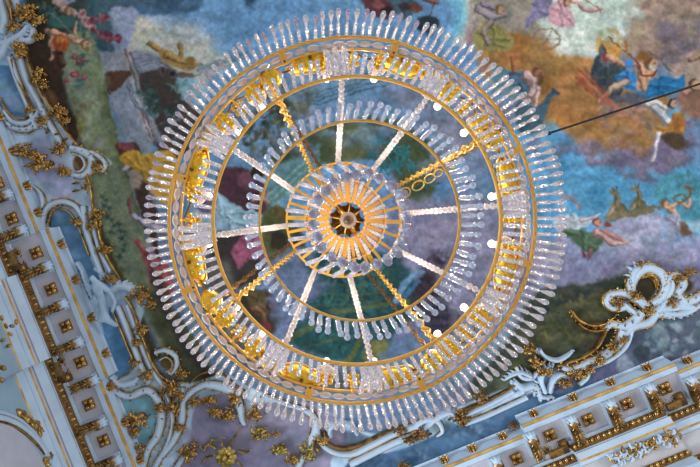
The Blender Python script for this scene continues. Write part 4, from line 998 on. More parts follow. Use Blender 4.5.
# brackets turned along the step, egg and dart, coffer surrounds
def extras(side, sections, crn, step_br):
    for i, (s, off) in enumerate(step_br):
        p = world(side, s, off, 8.60, 8.7); o = put('acanthus_bracket', brk3, side, p, PI/2); o.scale = (0.85, 0.95, 1.0)
        tag(o, 'gilded acanthus bracket lying lengthwise at the %s break of the %s cornice' % (('upper', 'lower')[i] if side == 'left' else ('left', 'right')[i], side), 'bracket', 'gilded brackets turned at the cornice breaks')
    for off, h, nm in (((52.5, 8.60, 'egg_and_dart'), (100, 8.31, 'egg_and_dart'))[: (1 if side == 'left' else 2)]):
        mb = MB().use('gold', True)
        for (s0, s1, t0) in INNER[side]:
            s = s0+3; n = 0
            while s < s1-2:
                p = world(side, s, t0-off, h); Rm_ = frame3(side)
                mb.ball(p, 2.1*k87, 7, 5, (1.0, 1.7, 0.9), Rm_)
                q = world(side, s+3.1, t0-off, h); mb.ball(q, 0.8*k87, 5, 4, (0.6, 3.2, 0.9), Rm_)
                s += 6.2
        mb.build(nm, crn, None) if crn is None else tag(mb.build('trim_%d' % (3 if side == 'left' else (4 if off < 60 else 5))), 'gilded egg and dart row of the %s cornice' % side, kind='structure')
    mb = MB().use('white', False); R_ = frame3(side)
    return mb
extras('left', LS, 1, [(248, -84.5), (366, -84.5)]); extras('right', RS, 1, [(346, -628), (471, -628)])
def surrounds(side, sections, br_s, num):
    mb = MB().use('white', False); R_ = frame3(side)
    for s in br_s:
        t0 = sec_at(sections, s); a = world(side, s, t0-20, 8.74); b = world(side, s, t0-44, 8.74)
        mb.box((a+b)/2, 12*k87, (a-b).length, 0.10, R_)
    mb.build('trim_%d' % num)['kind'] = 'structure'
surrounds('left', LS, [107, 146, 185, 223, 265.5, 306, 346.5, 387, 428.5, 468.5, 508], 6)
surrounds('right', RS, [206, 246, 285.5, 326.5, 370, 411.5, 453.5, 494.5, 534], 7)

# ------------------------------------------------------------------ stucco relief
def relief_mb(mb, pts, widths, h, depth, m, flat=False, n=6, dome=6):
    """domed strap following a path (px at depth h); depth in metres hangs below the ceiling"""
    pts = spline(pts, n) if len(pts) > 2 else pts; k = h/F
    m_ = len(pts)
    if not isinstance(widths, (list, tuple)): widths = [widths, widths]
    mb.use(m, True); vs = []; fs = []
    for i, p in enumerate(pts):
        t = i/(m_-1)*(len(widths)-1); j = min(int(t), len(widths)-2); w = widths[j]+(widths[j+1]-widths[j])*(t-j)
        a = pts[max(i-1, 0)]; b = pts[min(i+1, m_-1)]; dx, dy = b[0]-a[0], b[1]-a[1]; l = math.hypot(dx, dy) or 1
        nx, ny = -dy/l, dx/l
        for q in range(dome+1):
            an = PI*q/dome; off = -math.cos(an)*w/2; z = -math.sin(an)*depth*min(1, w/4.0)
            vs.append(P(p[0]+nx*off, p[1]+ny*off, h) + Vector((0, 0, z)))
    for i in range(m_-1):
        for q in range(dome): fs.append((i*(dome+1)+q, i*(dome+1)+q+1, (i+1)*(dome+1)+q+1, (i+1)*(dome+1)+q))
    fs.append(tuple(range(dome+1))); fs.append(tuple((m_-1)*(dome+1)+q for q in range(dome+1))[::-1])
    mb.add(vs, fs)
def offset(pts, d):
    pts = spline(pts, 6) if len(pts) > 2 else pts; o = []
    for i, p in enumerate(pts):
        a = pts[max(i-1, 0)]; b = pts[min(i+1, len(pts)-1)]; dx, dy = b[0]-a[0], b[1]-a[1]; l = math.hypot(dx, dy) or 1
        dd = d if not callable(d) else d(i/(len(pts)-1))
        o.append((p[0]-dy/l*dd, p[1]+dx/l*dd))
    return o[::3] + ([o[-1]] if (len(o)-1) % 3 else [])
HR = 9.0
ROCKS = {}
def strap(name, label, pts, w, gold=1.6, cat='stucco scroll', rods=(), nubs=0, seed=1, edge=(-1, 1), gm='gold', depth=0.10, group=None, m='white'):
    mb = MB(); relief_mb(mb, pts, w, HR, depth, m)
    o = mb.build(name, None, None, True); loc = o.location.copy()
    tag(o, label, cat, group)
    r = random.Random(seed)
    ws = w if isinstance(w, (list, tuple)) else [w, w]
    def wf(t):
        t *= len(ws)-1; j = min(int(t), len(ws)-2); return ws[j]+(ws[j+1]-ws[j])*(t-j)
    for e in edge:
        g = MB(); relief_mb(g, offset(pts, lambda t: e*wf(t)/2), [gold*0.6, gold, gold*0.6], HR-0.015, 0.09, gm)
        if nubs:
            q = offset(pts, lambda t: e*(wf(t)/2+1.0)); 
            q2 = spline(q, 5) if len(q) > 2 else q
            for i in range(0, len(q2), nubs):
                x, y = q2[i]; g.ball(P(x, y, 8.93), r.uniform(0.9, 1.6)*k87, 6, 4, (1.2, 0.8, 0.9), Matrix.Rotation(r.uniform(0, 3), 3, 'Z'))
        c = g.build('gilt_edge', o); c.data.transform(Matrix.Translation(-loc))
    if nubs and seed % 2 and name in ('stucco_scroll', 'stucco_rib'):
        q = spline(pts, 6); g = MB().use('gold_dk', True)
        for i in range(2, len(q)-2, r.choice((4, 5))):
            t = i/(len(q)-1); x, y = q[i]; dx, dy = q[i+1][0]-q[i-1][0], q[i+1][1]-q[i-1][1]
            g.ball(P(x+r.uniform(-.5, .5), y+r.uniform(-.5, .5), 8.905), wf(t)*0.15*k87, 6, 4, (0.5, 1.5, 0.5), Matrix.Rotation(math.atan2(dy, dx)+0.4, 3, 'Z'))
        c = g.build('gilt_slots', o); c.data.transform(Matrix.Translation(-loc)); c['kind'] = 'stuff'
    for d, rw in rods:
        g = MB(); relief_mb(g, offset(pts, d), rw, HR-0.06, 0.09, gm); c = g.build('gilt_rod', o); c.data.transform(Matrix.Translation(-loc))
    return o
def flower(name, label, cx, cy, R, n=9, seed=1, gm='gold', spread=1.0, asp=1.0, rot=0.0, cat='ornament', core=True, group=None):
    R = R*1.18; r = random.Random(seed); mb = MB().use(gm, True); ca, sa = math.cos(rot), math.sin(rot)
    def pt(x, y, h): return P(cx+x*ca-y*sa, cy+x*sa+y*ca, h)
    for k in range(n*3):
        a = r.uniform(0, 2*PI); d = R*spread*math.sqrt(r.uniform(0.05, 0.9))
        x, y = math.cos(a)*d*asp, math.sin(a)*d*(0.75+0.25*math.sin(seed))
        s = R*r.uniform(0.16, 0.29)*k87; hz = 8.93-(1-d/R)*0.10-r.uniform(0, .04)
        mb.ball(pt(x, y, hz), s, 6, 4, (r.uniform(1.0, 1.7), r.uniform(0.5, 0.8), 0.6), Matrix.Rotation(a+rot+r.uniform(-.9, .9), 3, 'Z') @ Matrix.Rotation(r.uniform(-.8, .8), 3, 'Y'))
        if k % 6 == 0:
            b2 = a+r.uniform(-.9, .9); x2, y2 = x+math.cos(b2)*R*0.6, y+math.sin(b2)*R*0.6
            mb.tube([pt(x, y, 8.93), pt((x+x2)/2+r.uniform(-1, 1), (y+y2)/2+r.uniform(-1, 1), 8.88), pt(x2, y2, 8.93)], [s*0.4, s*0.5, s*0.15], 5)
    if core:
        mb.use(gm, True)
        for k in range(5):
            a = 2*PI*k/5+r.random(); mb.ball(pt(math.cos(a)*R*0.24, math.sin(a)*R*0.24, 8.86), R*0.22*k87, 6, 4, (1.2, 0.9, 0.5), Matrix.Rotation(a+rot, 3, 'Z'))
        mb.ball(pt(0, 0, 8.84), R*0.13*k87, 6, 4)
    o = mb.build(name, None, None, True); tag(o, label, cat, group); return o
def frond(name, label, pts, w, n=12, ln=5, side=1, seed=1, m='white', gm=None, taper=True, cat='stucco leaf', curl=0.8, group=None):
    r = random.Random(seed); mb = MB(); relief_mb(mb, pts, [w, w*1.2, w*0.4] if taper else w, HR, 0.11, m)
    q = spline(pts, 10) if len(pts) > 2 else pts
    g = MB()
    for i in range(n):
        t = i/(n-1); j = int(t*(len(q)-1)); a = q[max(j-1, 0)]; b = q[min(j+1, len(q)-1)]; dx, dy = b[0]-a[0], b[1]-a[1]; l = math.hypot(dx, dy) or 1
        nx, ny = -dy/l*side, dx/l*side; tx, ty = dx/l, dy/l; x, y = q[j]
        Ln = ln*(0.6+0.5*math.sin(PI*min(1, t+0.1)))*r.uniform(0.85, 1.15)
        p1 = (x+nx*Ln*0.6+tx*Ln*0.3, y+ny*Ln*0.6+ty*Ln*0.3); p2 = (x+nx*Ln+tx*Ln*curl, y+ny*Ln+ty*Ln*curl)
        relief_mb(mb, [(x, y), p1, p2], [w*0.5, w*0.55, 0.4], HR, 0.10, m, n=3, dome=4)
        if gm: mb.use(gm, True); mb.ball(P(p2[0], p2[1], 8.9), 0.95*k87, 6, 4)
    o = mb.build(name, None, None, True); tag(o, label, cat, group)
    return o
def rod(name, label, pts, w=2.6, gm='gold', cat='moulding', group=None):
    mb = MB(); relief_mb(mb, pts, [w*0.8, w, w*0.8], 8.96, 0.12, gm, dome=8)
    o = mb.build(name, None, None, True); tag(o, label, cat, group); return o

# --- left run of scrollwork
strap('stucco_strap', 'upper white moulding strap with gold rods beside the oval blue panel', [(11, 58), (18, 80), (29, 106), (38, 130)], 6, 1.4, 'moulding', edge=(-1, 1))
strap('stucco_strap', 'outer white moulding strap between gold rods under the floral cluster at upper left', [(21, 56), (27, 78), (40, 104), (56, 134), (66, 150)], 6.5, 1.4, 'moulding', edge=(-1,))
rod('gilded_rod', 'thick gilded rod bordering the brown fresco strip at upper left', [(26, 46), (29, 60), (35, 78), (44, 95), (56, 114), (66, 130), (79, 146)], 2.8)
rod('gilded_rod', 'short gilded rod at the top left corner above the white shell', [(7, -6), (12, 6), (14, 22)], 3.2)
rod('gilded_rod', 'gilded rod beside the dark green painted foliage, left of the chandelier', [(88, 174), (92, 190), (94, 206), (98, 222), (102, 240), (106, 252), (112, 264), (121, 278)], 2.8)
rod('gilded_rod', 'gilded rod running down below the white shell fan on the left', [(126, 296), (134, 310), (141, 330), (147, 346), (152, 360), (161, 374), (172, 381), (186, 381)], 2.8)
rod('gilded_rod', 'gilded rod curving over the lilac panel toward the chandelier fringe', [(190, 383), (200, 374), (214, 371), (226, 376), (238, 386), (248, 392)], 2.4, 'gold_dk')
strap('stucco_strap', 'white moulding strap beside the middle blue panel', [(84, 206), (86, 226), (92, 246), (100, 268), (106, 284)], 6, 1.3, 'moulding')
strap('stucco_strap', 'white moulding strap next to the gilded rod in mid left', [(92, 206), (95, 228), (101, 250), (112, 272)], 5, 1.2, 'moulding', edge=(-1,))
strap('stucco_strap', 'white moulding strap beside the lower blue panel', [(118, 306), (125, 322), (133, 342), (141, 364), (150, 382)], 6, 1.4, 'moulding')
strap('stucco_strap', 'narrow white moulding strap right of the lower blue panel', [(128, 304), (136, 326), (144, 348), (155, 372), (168, 387), (186, 390)], 6, 1.4, 'moulding')
rod('gilded_rod', 'thin gilded rod edging the middle blue panel', [(50, 226), (52, 214), (60, 209), (70, 212), (78, 224), (84, 240), (90, 256)], 2.0)
rod('gilded_rod', 'thin gilded rod edging the lower blue panel', [(112, 308), (120, 326), (128, 346), (133, 358), (134, 366), (128, 374), (118, 379)], 2.2)
rod('gilded_rod', 'thin gilded rod edging the oval blue panel at upper left', [(12, 60), (17, 78), (26, 96), (31, 108), (28, 117), (18, 119), (7, 110), (2, 98)], 2.2)
frond('stucco_fan', 'white ribbed fan below the oval blue panel', [(6, 112), (14, 122), (26, 124), (36, 118), (40, 108)], 5, 10, 4.5, 1, 3, gm='gold_dk')
strap('stucco_scroll', 'white scalloped scroll under the oval panel beside the left cornice', [(6, 118), (14, 128), (28, 130), (40, 124), (50, 128)], [4, 6, 5], 1.6, nubs=6, seed=4)
strap('stucco_scroll', 'white scroll ring around the brown hollow at mid left', [(72, 148), (82, 151), (92, 158), (92, 168), (84, 176), (74, 175)], [7, 8, 9, 7, 4], 1.6, seed=5, nubs=8)
strap('stucco_scroll', 'small gilded hollow scroll inside the mid left ring', [(74, 154), (82, 157), (86, 165), (82, 171), (76, 172)], [2, 3, 3, 2], 1.6, seed=6)
strap('stucco_scroll', 'white crest with gold beads pointing right at mid left', [(92, 152), (100, 157), (106, 164), (104, 171), (98, 170)], [4, 5, 4, 2], 1.4, nubs=5, seed=7)
strap('stucco_scroll', 'white scalloped arch over the middle blue panel', [(44, 226), (46, 212), (54, 204), (66, 202), (78, 208), (86, 222)], [5, 6, 6, 5], 1.6, nubs=5, seed=8)
strap('stucco_scroll', 'thin white C scroll left of the arch on the middle blue panel', [(34, 186), (42, 194), (44, 206), (38, 208)], [2, 4, 3], 1.2, seed=9)
for i, (a, b) in enumerate((((72, 184), (80, 183)), ((72, 192), (80, 190)), ((62, 142), (68, 138)), ((46, 134), (50, 130)), ((54, 136), (60, 133)))):
    mb = MB(); relief_mb(mb, [a, ((a[0]+b[0])/2, (a[1]+b[1])/2-0.4), b], [1, 3, 1], 8.93, 0.07, 'gold_dk'); tag(mb.build('gilded_leaf', None, None, True), ['upper of the two gilded slots beside the mid left rod', 'lower of the two gilded slots beside the mid left rod', 'gilded leaf right of the round flower at mid left', 'small gilded leaf under the oval panel scroll', 'gilded leaf between the round flower and the rod end'][i], 'ornament')
FL = [(26, 12, 9, 'large gilded flower spray at the top left edge', 3), (36, 20, 8, 'gilded leaf spray right of the top left flower', 4), (39, 36, 5, 'gilded bead cluster beside the white shell', 5), (14, 26, 6, 'gilded leaves above the white shell at top left', 6), (18, 50, 8, 'gilded acanthus under the white shell at top left', 7),
      (38, 76, 7, 'gilded blossom on the thick rod at upper left', 8), (42, 84, 5, 'gilded bud below the upper left blossom', 9), (58, 112, 8, 'gilded flower cluster halfway down the thick rod', 10), (64, 120, 6, 'gilded flowers at the lower end of the thick rod', 11), (30, 108, 5, 'gilded knot at the foot of the oval blue panel', 12), (42, 120, 5, 'gilded knot between the two upper straps', 13),
      (58, 148, 6.5, 'round gilded flower left of the brown hollow', 14), (24, 150, 7, 'gilded roses close to the left cornice edge', 15), (40, 163, 11, 'big gilded rose bouquet in the lilac field at left', 16), (32, 154, 6, 'gilded buds above the big rose bouquet', 17), (64, 170, 7, 'feathery gilded spray right of the rose bouquet', 18), (97, 166, 5, 'gilded bead group on the mid left crest', 19),
      (86, 186, 4.5, 'gilded beads along the top of the mid left rod', 20), (97, 217, 7, 'gilded blossom knot on the mid left rod', 21), (92, 226, 4.5, 'gilded bud below the blossom knot', 22), (105, 249, 6.5, 'gilded knot where the mid left rod bends', 23), (76, 222, 5, 'gilded flower on the arch of the middle blue panel', 24), (110, 278, 6, 'gilded leaves beside the white putto', 25),
      (140, 294, 8, 'gilded spray trailing right of the white shell fan', 26), (150, 304, 5, 'small gilded spray nearest the left chandelier fringe', 27), (141, 329, 7, 'gilded blossom on the lower left rod', 28), (137, 342, 5, 'gilded leaves between the lower straps', 29), (134, 363, 5, 'gilded knob at the end of the lower blue panel', 30), (182, 374, 6, 'gilded leaves under the small white scroll ring', 31), (170, 388, 8, 'gilded acanthus at the meeting of the lower left straps', 32), (146, 374, 6, 'gilded fan knot left of the acanthus junction', 33)]
for x, y, r, lb, sd in FL: flower('gilded_flower', lb, x, y, r, 11, sd)
# white shell at the top left
frond('stucco_shell', 'white feathered shell curling at the top left edge', [(0, 46), (12, 42), (24, 34), (30, 26)], 7, 10, 9, 1, 31, gm=None)
frond('stucco_shell', 'white rocaille plume above the oval blue panel', [(-6, 60), (2, 54), (8, 46), (16, 40)], 8, 8, 8, -1, 32)
strap('stucco_scroll', 'white curl hooked around the top left shell', [(22, 42), (32, 40), (34, 30), (28, 24), (22, 28)], [7, 7, 6, 4, 2], 1.4, seed=33)
strap('stucco_scroll', 'white panel strap along the very top left', [(-4, -8), (2, 6), (6, 22), (2, 34)], [9, 9, 8], 1.4, seed=34)
# shell fan and lower scroll ring
frond('stucco_shell', 'white ribbed shell fan between the two left rods', [(112, 290), (120, 286), (130, 288), (138, 296), (140, 306)], 8, 10, 5.5, -1, 35, gm='gold_dk')
strap('stucco_scroll', 'small white scroll ring on the olive band at lower left', [(156, 352), (166, 350), (176, 356), (177, 366), (172, 373), (168, 370)], [4, 5, 5, 4, 2], 1.3, nubs=6, seed=36)
strap('stucco_scroll', 'gilded hollow loop within the lower left scroll ring', [(160, 360), (166, 357), (172, 361), (172, 368), (166, 372)], 1.6, 1.4, seed=37)
frond('stucco_fan', 'white fan with gold slots below the lower blue panel', [(112, 376), (122, 384), (136, 380), (144, 368)], 6, 8, 4, 1, 38, gm='gold_dk')
strap('stucco_rib', 'white rib with jagged gold edge bounding the turquoise panel', [(108, 380), (116, 390), (130, 396), (146, 390), (156, 396), (162, 412), (158, 434), (148, 450), (142, 474)], [5, 6, 8, 8, 9, 8, 6], 1.6, nubs=4, seed=39)
strap('stucco_rib', 'white rib between the turquoise and lilac panels', [(150, 480), (160, 458), (174, 440), (182, 420), (184, 402), (194, 390), (210, 382)], [6, 7, 8, 7, 7], 1.6, nubs=4, seed=40)
strap('stucco_rib', 'gold beaded rib rising between the two white ribs', [(152, 470), (166, 446), (173, 424), (171, 404), (166, 392)], [2, 4, 4, 3], 2.0, nubs=3, seed=41)
strap('stucco_rib', 'pale rib along the top of the lilac panel', [(206, 384), (220, 386), (234, 392), (240, 406), (243, 420), (246, 424)], [8, 10, 9, 7, 3], 1.5, nubs=6, seed=42)
strap('stucco_rib', 'pale rib closing the lilac panel on its right side', [(262, 394), (288, 404), (306, 410), (316, 422), (310, 444), (300, 462), (294, 480)], [4, 4, 6, 8, 7, 7], 1.5, nubs=6, seed=43)
strap('stucco_rib', 'white rib curling at the bottom edge under the turquoise panel', [(170, 480), (180, 462), (190, 450), (196, 440)], [6, 6, 2], 1.4, nubs=4, seed=44)
FL2 = [(137, 420, 9, 'dense gilded fruit bunch against the left cornice above the bottom edge', 50), (134, 432, 6, 'gilded leaves under the fruit bunch', 51), (139, 448, 5, 'gilded tendril beside the cornice near the bottom', 52), (159, 408, 5, 'gilded leaf knot at the top of the turquoise panel', 53), (194, 402, 6, 'gilded leaf pair at the upper corner of the lilac panel', 54), (208, 400, 7, 'gilded flower at the top of the lilac panel', 55), (214, 412, 7, 'gilded rose with a dark shadow in the lilac panel', 56), (228, 414, 6.5, 'gilded rose right of the shadowed rose', 57), (236, 398, 6.5, 'gilded bud on the rib over the lilac panel', 58), (256, 413, 7, 'gilded leaves below the chandelier fringe in the lilac panel', 59),
       (262, 434, 8.5, 'gilded round blossom in the middle of the lilac panel', 60), (280, 450, 8, 'gilded leaf whorl right of the round blossom', 61), (276, 434, 4, 'gilded twig beside the round blossom', 62), (292, 460, 6, 'gilded acanthus at the lower end of the lilac rib', 63), (188, 452, 8, 'gilded foliage on the lower edge of the lilac panel', 64), (310, 452, 8, 'gilded acanthus tuft below the curved moulding', 65), (322, 440, 6, 'gilded acanthus by the dark oval hollow', 66), (180, 428, 5, 'gilded beads on the rib beside the lilac panel', 67), (173, 408, 7, 'gilded leaves where the ribs cross', 68), (178, 396, 6, 'gilded crown leaf at the top of the ribs', 69)]
for x, y, r, lb, sd in FL2: flower('gilded_flower', lb, x, y, r, 11, sd, gm='gold_pale' if sd in (60, 61, 65) else 'gold')
# large flower with branches
bf = flower('gilded_sunflower', 'largest gilded flower with branching stems, in the lilac panel at the bottom', 226, 457, 8, 8, 70, gm='gold_pale')
mb = MB()
for pts in ([(216, 448), (208, 444), (204, 450), (200, 446)], [(210, 446), (212, 440), (217, 440)], [(230, 446), (234, 438), (240, 430)], [(222, 445), (224, 438)], [(212, 456), (206, 458), (202, 464)], [(238, 450), (246, 452), (250, 450)], [(236, 460), (242, 466)]):
    relief_mb(mb, pts, [2.4, 2.6, 1.2], 8.95, 0.08, 'gold_pale')
    for q in pts[1:]: mb.ball(P(q[0], q[1], 8.9), 1.5*k87, 6, 4)
mb.use('gold_pale', True)
for k in range(10):
    a = 2*PI*k/10; c = P(226+6.5*math.cos(a), 457+6.5*math.sin(a), 8.78); mb.ball(c, 4.0*k87, 9, 5, (1.25, 0.85, 0.35), Matrix.Rotation(a, 3, 'Z'))
mb.ball(P(224, 458, 8.74), 3.6*k87, 10, 6)
c = mb.build('flower_stem', bf); c.data.transform(Matrix.Translation(-bf.location))
# --- lower run of double mouldings
strap('stucco_strap', 'white curved moulding under the chandelier, left half of the lower run', [(316, 424), (320, 440), (334, 451), (352, 453), (372, 444), (392, 434), (408, 428), (418, 426)], 7, 1.8, 'moulding')
strap('stucco_strap', 'lower white curved moulding bordering the long blue panel', [(350, 464), (366, 456), (386, 446), (404, 438), (420, 432)], 7, 1.8, 'moulding')
rod('gilded_rod', 'thick gilded rod looping below the dark oval hollow', [(324, 430), (328, 442), (340, 447), (356, 445), (376, 436), (396, 427)], 3.2, 'gold_dk')
frond('stucco_fan', 'pale shell behind the fringe beside the dark oval hollow', [(330, 436), (330, 428), (340, 422), (352, 426), (356, 434)], 5, 7, 4, -1, 71)
strap('stucco_scroll', 'white scroll curl in the middle of the lower moulding run', [(412, 428), (424, 420), (436, 420), (442, 430), (436, 436)], [5, 6, 6, 4, 2], 1.6, seed=72)
frond('stucco_fan', 'white feather crest behind the fringe above the lower run', [(424, 428), (436, 418), (450, 412), (456, 420)], 5, 8, 5, 1, 73)
strap('stucco_strap', 'upper white moulding strap leading to the right rocaille', [(452, 420), (470, 412), (490, 403), (512, 391)], 5, 1.6, 'moulding')
strap('stucco_strap', 'lower white moulding strap leading to the right rocaille', [(462, 424), (484, 416), (504, 407), (526, 397)], 5, 1.6, 'moulding')
rod('gilded_rod', 'gilded rod above the moulding straps right of the fringe', [(448, 420), (466, 408), (490, 398), (516, 384)], 2.4, 'gold_dk')
for x, y, r, lb, sd in ((421, 434, 8, 'dark gilded flower under the middle scroll of the lower run', 80), (410, 440, 6, 'gilded leaves trailing left of the middle scroll', 81), (461, 418, 8, 'gilded flower right of the middle scroll', 82), (482, 397, 6, 'gilded blossom on the rod right of the fringe', 83), (400, 430, 5, 'gilded leaf on the lower moulding', 84), (513, 425, 5, 'gilded leaf tuft at the step of the right cornice', 85), (472, 464, 5, 'gilded leaf at the bottom edge in the long blue panel', 86), (404, 465, 5, 'gilded rosette at the bottom edge of the long blue panel', 87)):
    flower('gilded_flower', lb, x, y, r, 10, sd, gm='gold_dk')
# --- right rocaille
strap('stucco_scroll', 'large white scroll ring with dark eye in the right rocaille', [(632, 300), (630, 286), (636, 274), (648, 268), (660, 274), (665, 286), (660, 298), (650, 304)], [7.5, 10.0, 10.0, 10.0, 11.2, 10.0, 7.5], 2.3, nubs=6, seed=90)
strap('stucco_scroll', 'gilded inner lip of the large scroll ring on the right', [(640, 278), (648, 275), (655, 280), (656, 288)], [1.9, 3.8, 3.8, 1.2], 1.8, seed=91, m='gold')
frond('stucco_crest', 'white crest of points topping the right rocaille', [(630, 282), (632, 272), (640, 266), (652, 268)], 5, 7, 7, -1, 92, gm='gold', curl=0.2)
strap('stucco_scroll', 'white scroll with second hollow at the right frame edge', [(664, 280), (676, 276), (682, 284), (676, 294), (684, 302), (696, 298), (706, 292)], [6.2, 8.8, 8.8, 10.0, 8.8, 7.5], 2.3, nubs=6, seed=93)
strap('stucco_scroll', 'white lower wave of the right rocaille', [(606, 300), (612, 294), (624, 294), (638, 300), (650, 310), (664, 308), (678, 306), (692, 308)], [5.0, 7.5, 8.8, 10.0, 11.2, 10.0, 7.5], 2.3, nubs=5, seed=94)
strap('stucco_scroll', 'white curl around the gilded shell centre of the right rocaille', [(660, 300), (670, 296), (678, 300), (676, 308), (668, 310)], [6.2, 6.2, 5.0, 2.5], 1.8, seed=95)
strap('stucco_scroll', 'white hooked scroll at the left end of the right rocaille', [(626, 306), (616, 308), (606, 304), (606, 296), (612, 292)], [6.2, 7.5, 6.2, 3.8], 2.3, seed=96)
strap('stucco_scroll', 'white wave joining the rocaille to its descending frond', [(640, 312), (632, 322), (622, 326), (610, 324), (604, 330)], [11.2, 11.2, 7.5, 3.8], 2.3, nubs=6, seed=97)
strap('stucco_scroll', 'outer white wave running under the right rocaille', [(622, 334), (634, 326), (648, 322), (656, 314), (668, 316)], [10.0, 8.8, 8.8, 6.2], 2.2, nubs=6, seed=98)
frond('stucco_frond', 'white scalloped frond inside the hooked scroll of the right rocaille', [(632, 312), (622, 304), (612, 300)], 5, 8, 5, 1, 140, gm='gold')
frond('stucco_frond', 'white upswept frond between the two rings of the right rocaille', [(656, 312), (664, 300), (670, 286), (668, 276)], 6, 9, 5, -1, 141, gm='gold')
frond('stucco_frond', 'white frond reaching the right frame edge under the second hollow', [(660, 312), (676, 314), (690, 310), (704, 300)], 6, 9, 5, 1, 142, gm='gold')
frond('stucco_frond', 'white frond on the left flank of the large scroll ring', [(650, 308), (636, 300), (628, 290), (626, 280)], 5, 8, 5, 1, 143, gm='gold')
frond('stucco_frond', 'white leafy fringe along the outer side of the descending frond', [(630, 330), (624, 346), (610, 358), (594, 366), (580, 372)], 4, 12, 5, 1, 144, gm='gold')
frond('stucco_frond', 'white leaves curling left of the shell fan on the lower right', [(530, 376), (520, 372), (512, 374), (504, 380)], 4, 8, 5, 1, 145, gm='gold_dk')
frond('stucco_frond', 'white leaves rising between the fan and the feather tuft', [(544, 392), (540, 380), (544, 370), (552, 366)], 5, 8, 6, -1, 146, gm='gold')
frond('acanthus_plume', 'broad lower leaf of the gilded plume over the dark wood', [(576, 322), (586, 329), (600, 330), (614, 322)], 3, 10, 5, -1, 147, m='gold_dk')
frond('acanthus_plume', 'gilded acanthus plume over the dark wood painting', [(570, 310), (578, 320), (592, 325), (606, 322), (616, 314)], 3.4, 11, 5, 1, 99, m='gold', gm=None)
strap('stucco_frond', 'white frond with gold fringe descending to the lower left from the right rocaille', [(622, 330), (618, 342), (606, 353), (590, 361), (572, 368)], [10.0, 10.0, 10.0, 7.5, 5.0], 2.3, nubs=4, seed=100)
rod('gilded_rod', 'gilded rod above the descending white frond on the right', [(606, 328), (598, 344), (586, 354), (570, 361), (556, 366)], 3.0)
frond('stucco_leaf', 'curved white leaf beside the fringe on the lower right', [(538, 348), (544, 356), (556, 360), (568, 354), (572, 350)], 4, 8, 3.4, 1, 101)
frond('stucco_fan', 'white shell fan at the right end of the moulding straps', [(512, 380), (522, 388), (534, 386), (540, 396), (552, 396)], 6, 9, 6, 1, 102, gm='gold_dk')
frond('stucco_fan', 'white feather tuft under the descending frond on the right', [(548, 392), (552, 380), (560, 374), (568, 376)], 5, 8, 5, 1, 103, gm='gold')
strap('stucco_scroll', 'small white scroll between fan and frond on the lower right', [(560, 366), (572, 370), (584, 366), (586, 376), (578, 384)], [5.0, 7.5, 6.2, 3.8], 2.3, nubs=6, seed=104)
strap('stucco_scroll', 'white pointed tendril rising to the fringe on the lower right', [(516, 366), (520, 376), (530, 378), (536, 372)], [2.5, 5.0, 3.8], 1.2, seed=105)
for x, y, r, lb, sd in ((634, 296, 6, 'gilded leaves left of the large scroll ring', 110), (650, 310, 6, 'gilded shell centre of the right rocaille', 111), (680, 278, 6, 'gilded spray above the second hollow on the right', 112), (690, 272, 5, 'gilded beads at the upper right of the rocaille', 113), (618, 304, 6, 'gilded lip of the hooked scroll', 114), (672, 302, 5, 'gilded curl core in the right rocaille', 115), (530, 350, 6, 'gilded bud reaching the fringe on the lower right', 116), (536, 362, 7, 'gilded leaf cluster beside the curved white leaf', 117), (546, 372, 7, 'gilded leaf cluster over the white shell fan', 118), (576, 374, 7, 'gilded leaf cluster under the gilded rod on the right', 119), (590, 370, 5, 'gilded beads below the descending frond', 120), (612, 348, 6, 'gilded beads on the outer edge of the descending frond', 121), (600, 360, 5, 'gilded fringe beads near the right cornice edge', 122), (622, 340, 5, 'gilded tips at the root of the descending frond', 123), (566, 384, 6, 'gilded hook of the small lower right scroll', 124), (640, 264, 4, 'gilded point at the tip of the right crest', 125)):
    flower('gilded_flower', lb, x, y, r, 9, sd)
# --- putto in white stucco (one continuous body grown on a skeleton)
def figure(name, label, joints, edges, m='white2'):
    me = bpy.data.meshes.new(name); me.from_pydata([P(x, y, h) for x, y, h, r in joints], edges, [])
    o = bpy.data.objects.new(name, me); C.objects.link(o); me.materials.append(M[m])
    sk = o.modifiers.new('skin', 'SKIN'); sb = o.modifiers.new('sub', 'SUBSURF'); sb.levels = sb.render_levels = 2
    for v, (x, y, h, r) in zip(me.skin_vertices[0].data, joints): v.radius = (r*k87, r*k87)
    me.skin_vertices[0].data[0].use_root = True
    dg = bpy.context.evaluated_depsgraph_get(); ev = o.evaluated_get(dg); m2 = bpy.data.meshes.new_from_object(ev)
    o.modifiers.clear(); o.data = m2
    for p_ in m2.polygons: p_.use_smooth = True
    c = Vector(np.mean([v.co for v in m2.vertices], axis=0)); m2.transform(Matrix.Translation(-c)); o.location = c
    tag(o, label, 'sculpture'); return o
figure('stucco_putto', 'white stucco putto bending over the frame between the two left blue panels',
       [(104, 306, 8.75, 5), (101, 294, 8.68, 6), (98, 284, 8.66, 4.6), (94, 280, 8.62, 2.2), (90, 276, 8.58, 4.6), (110, 292, 8.62, 2.6), (115, 302, 8.6, 2.0), (112, 312, 8.66, 1.8), (90, 288, 8.66, 2.2), (84, 280, 8.66, 1.8), (81, 270, 8.7, 1.6), (104, 316, 8.7, 4), (98, 322, 8.72, 3), (110, 322, 8.72, 3.2), (118, 326, 8.78, 2.2), (86, 284, 8.6, 1.0)],
       [(0, 1), (1, 2), (2, 3), (3, 4), (2, 5), (5, 6), (6, 7), (2, 8), (8, 9), (9, 10), (0, 11), (11, 12), (11, 13), (13, 14)])
frond('stucco_drapery', 'white leafy drapery around the stucco putto, nearest the cornice', [(78, 262), (84, 272), (88, 286), (92, 298)], 4, 8, 5, 1, 130, m='white2')
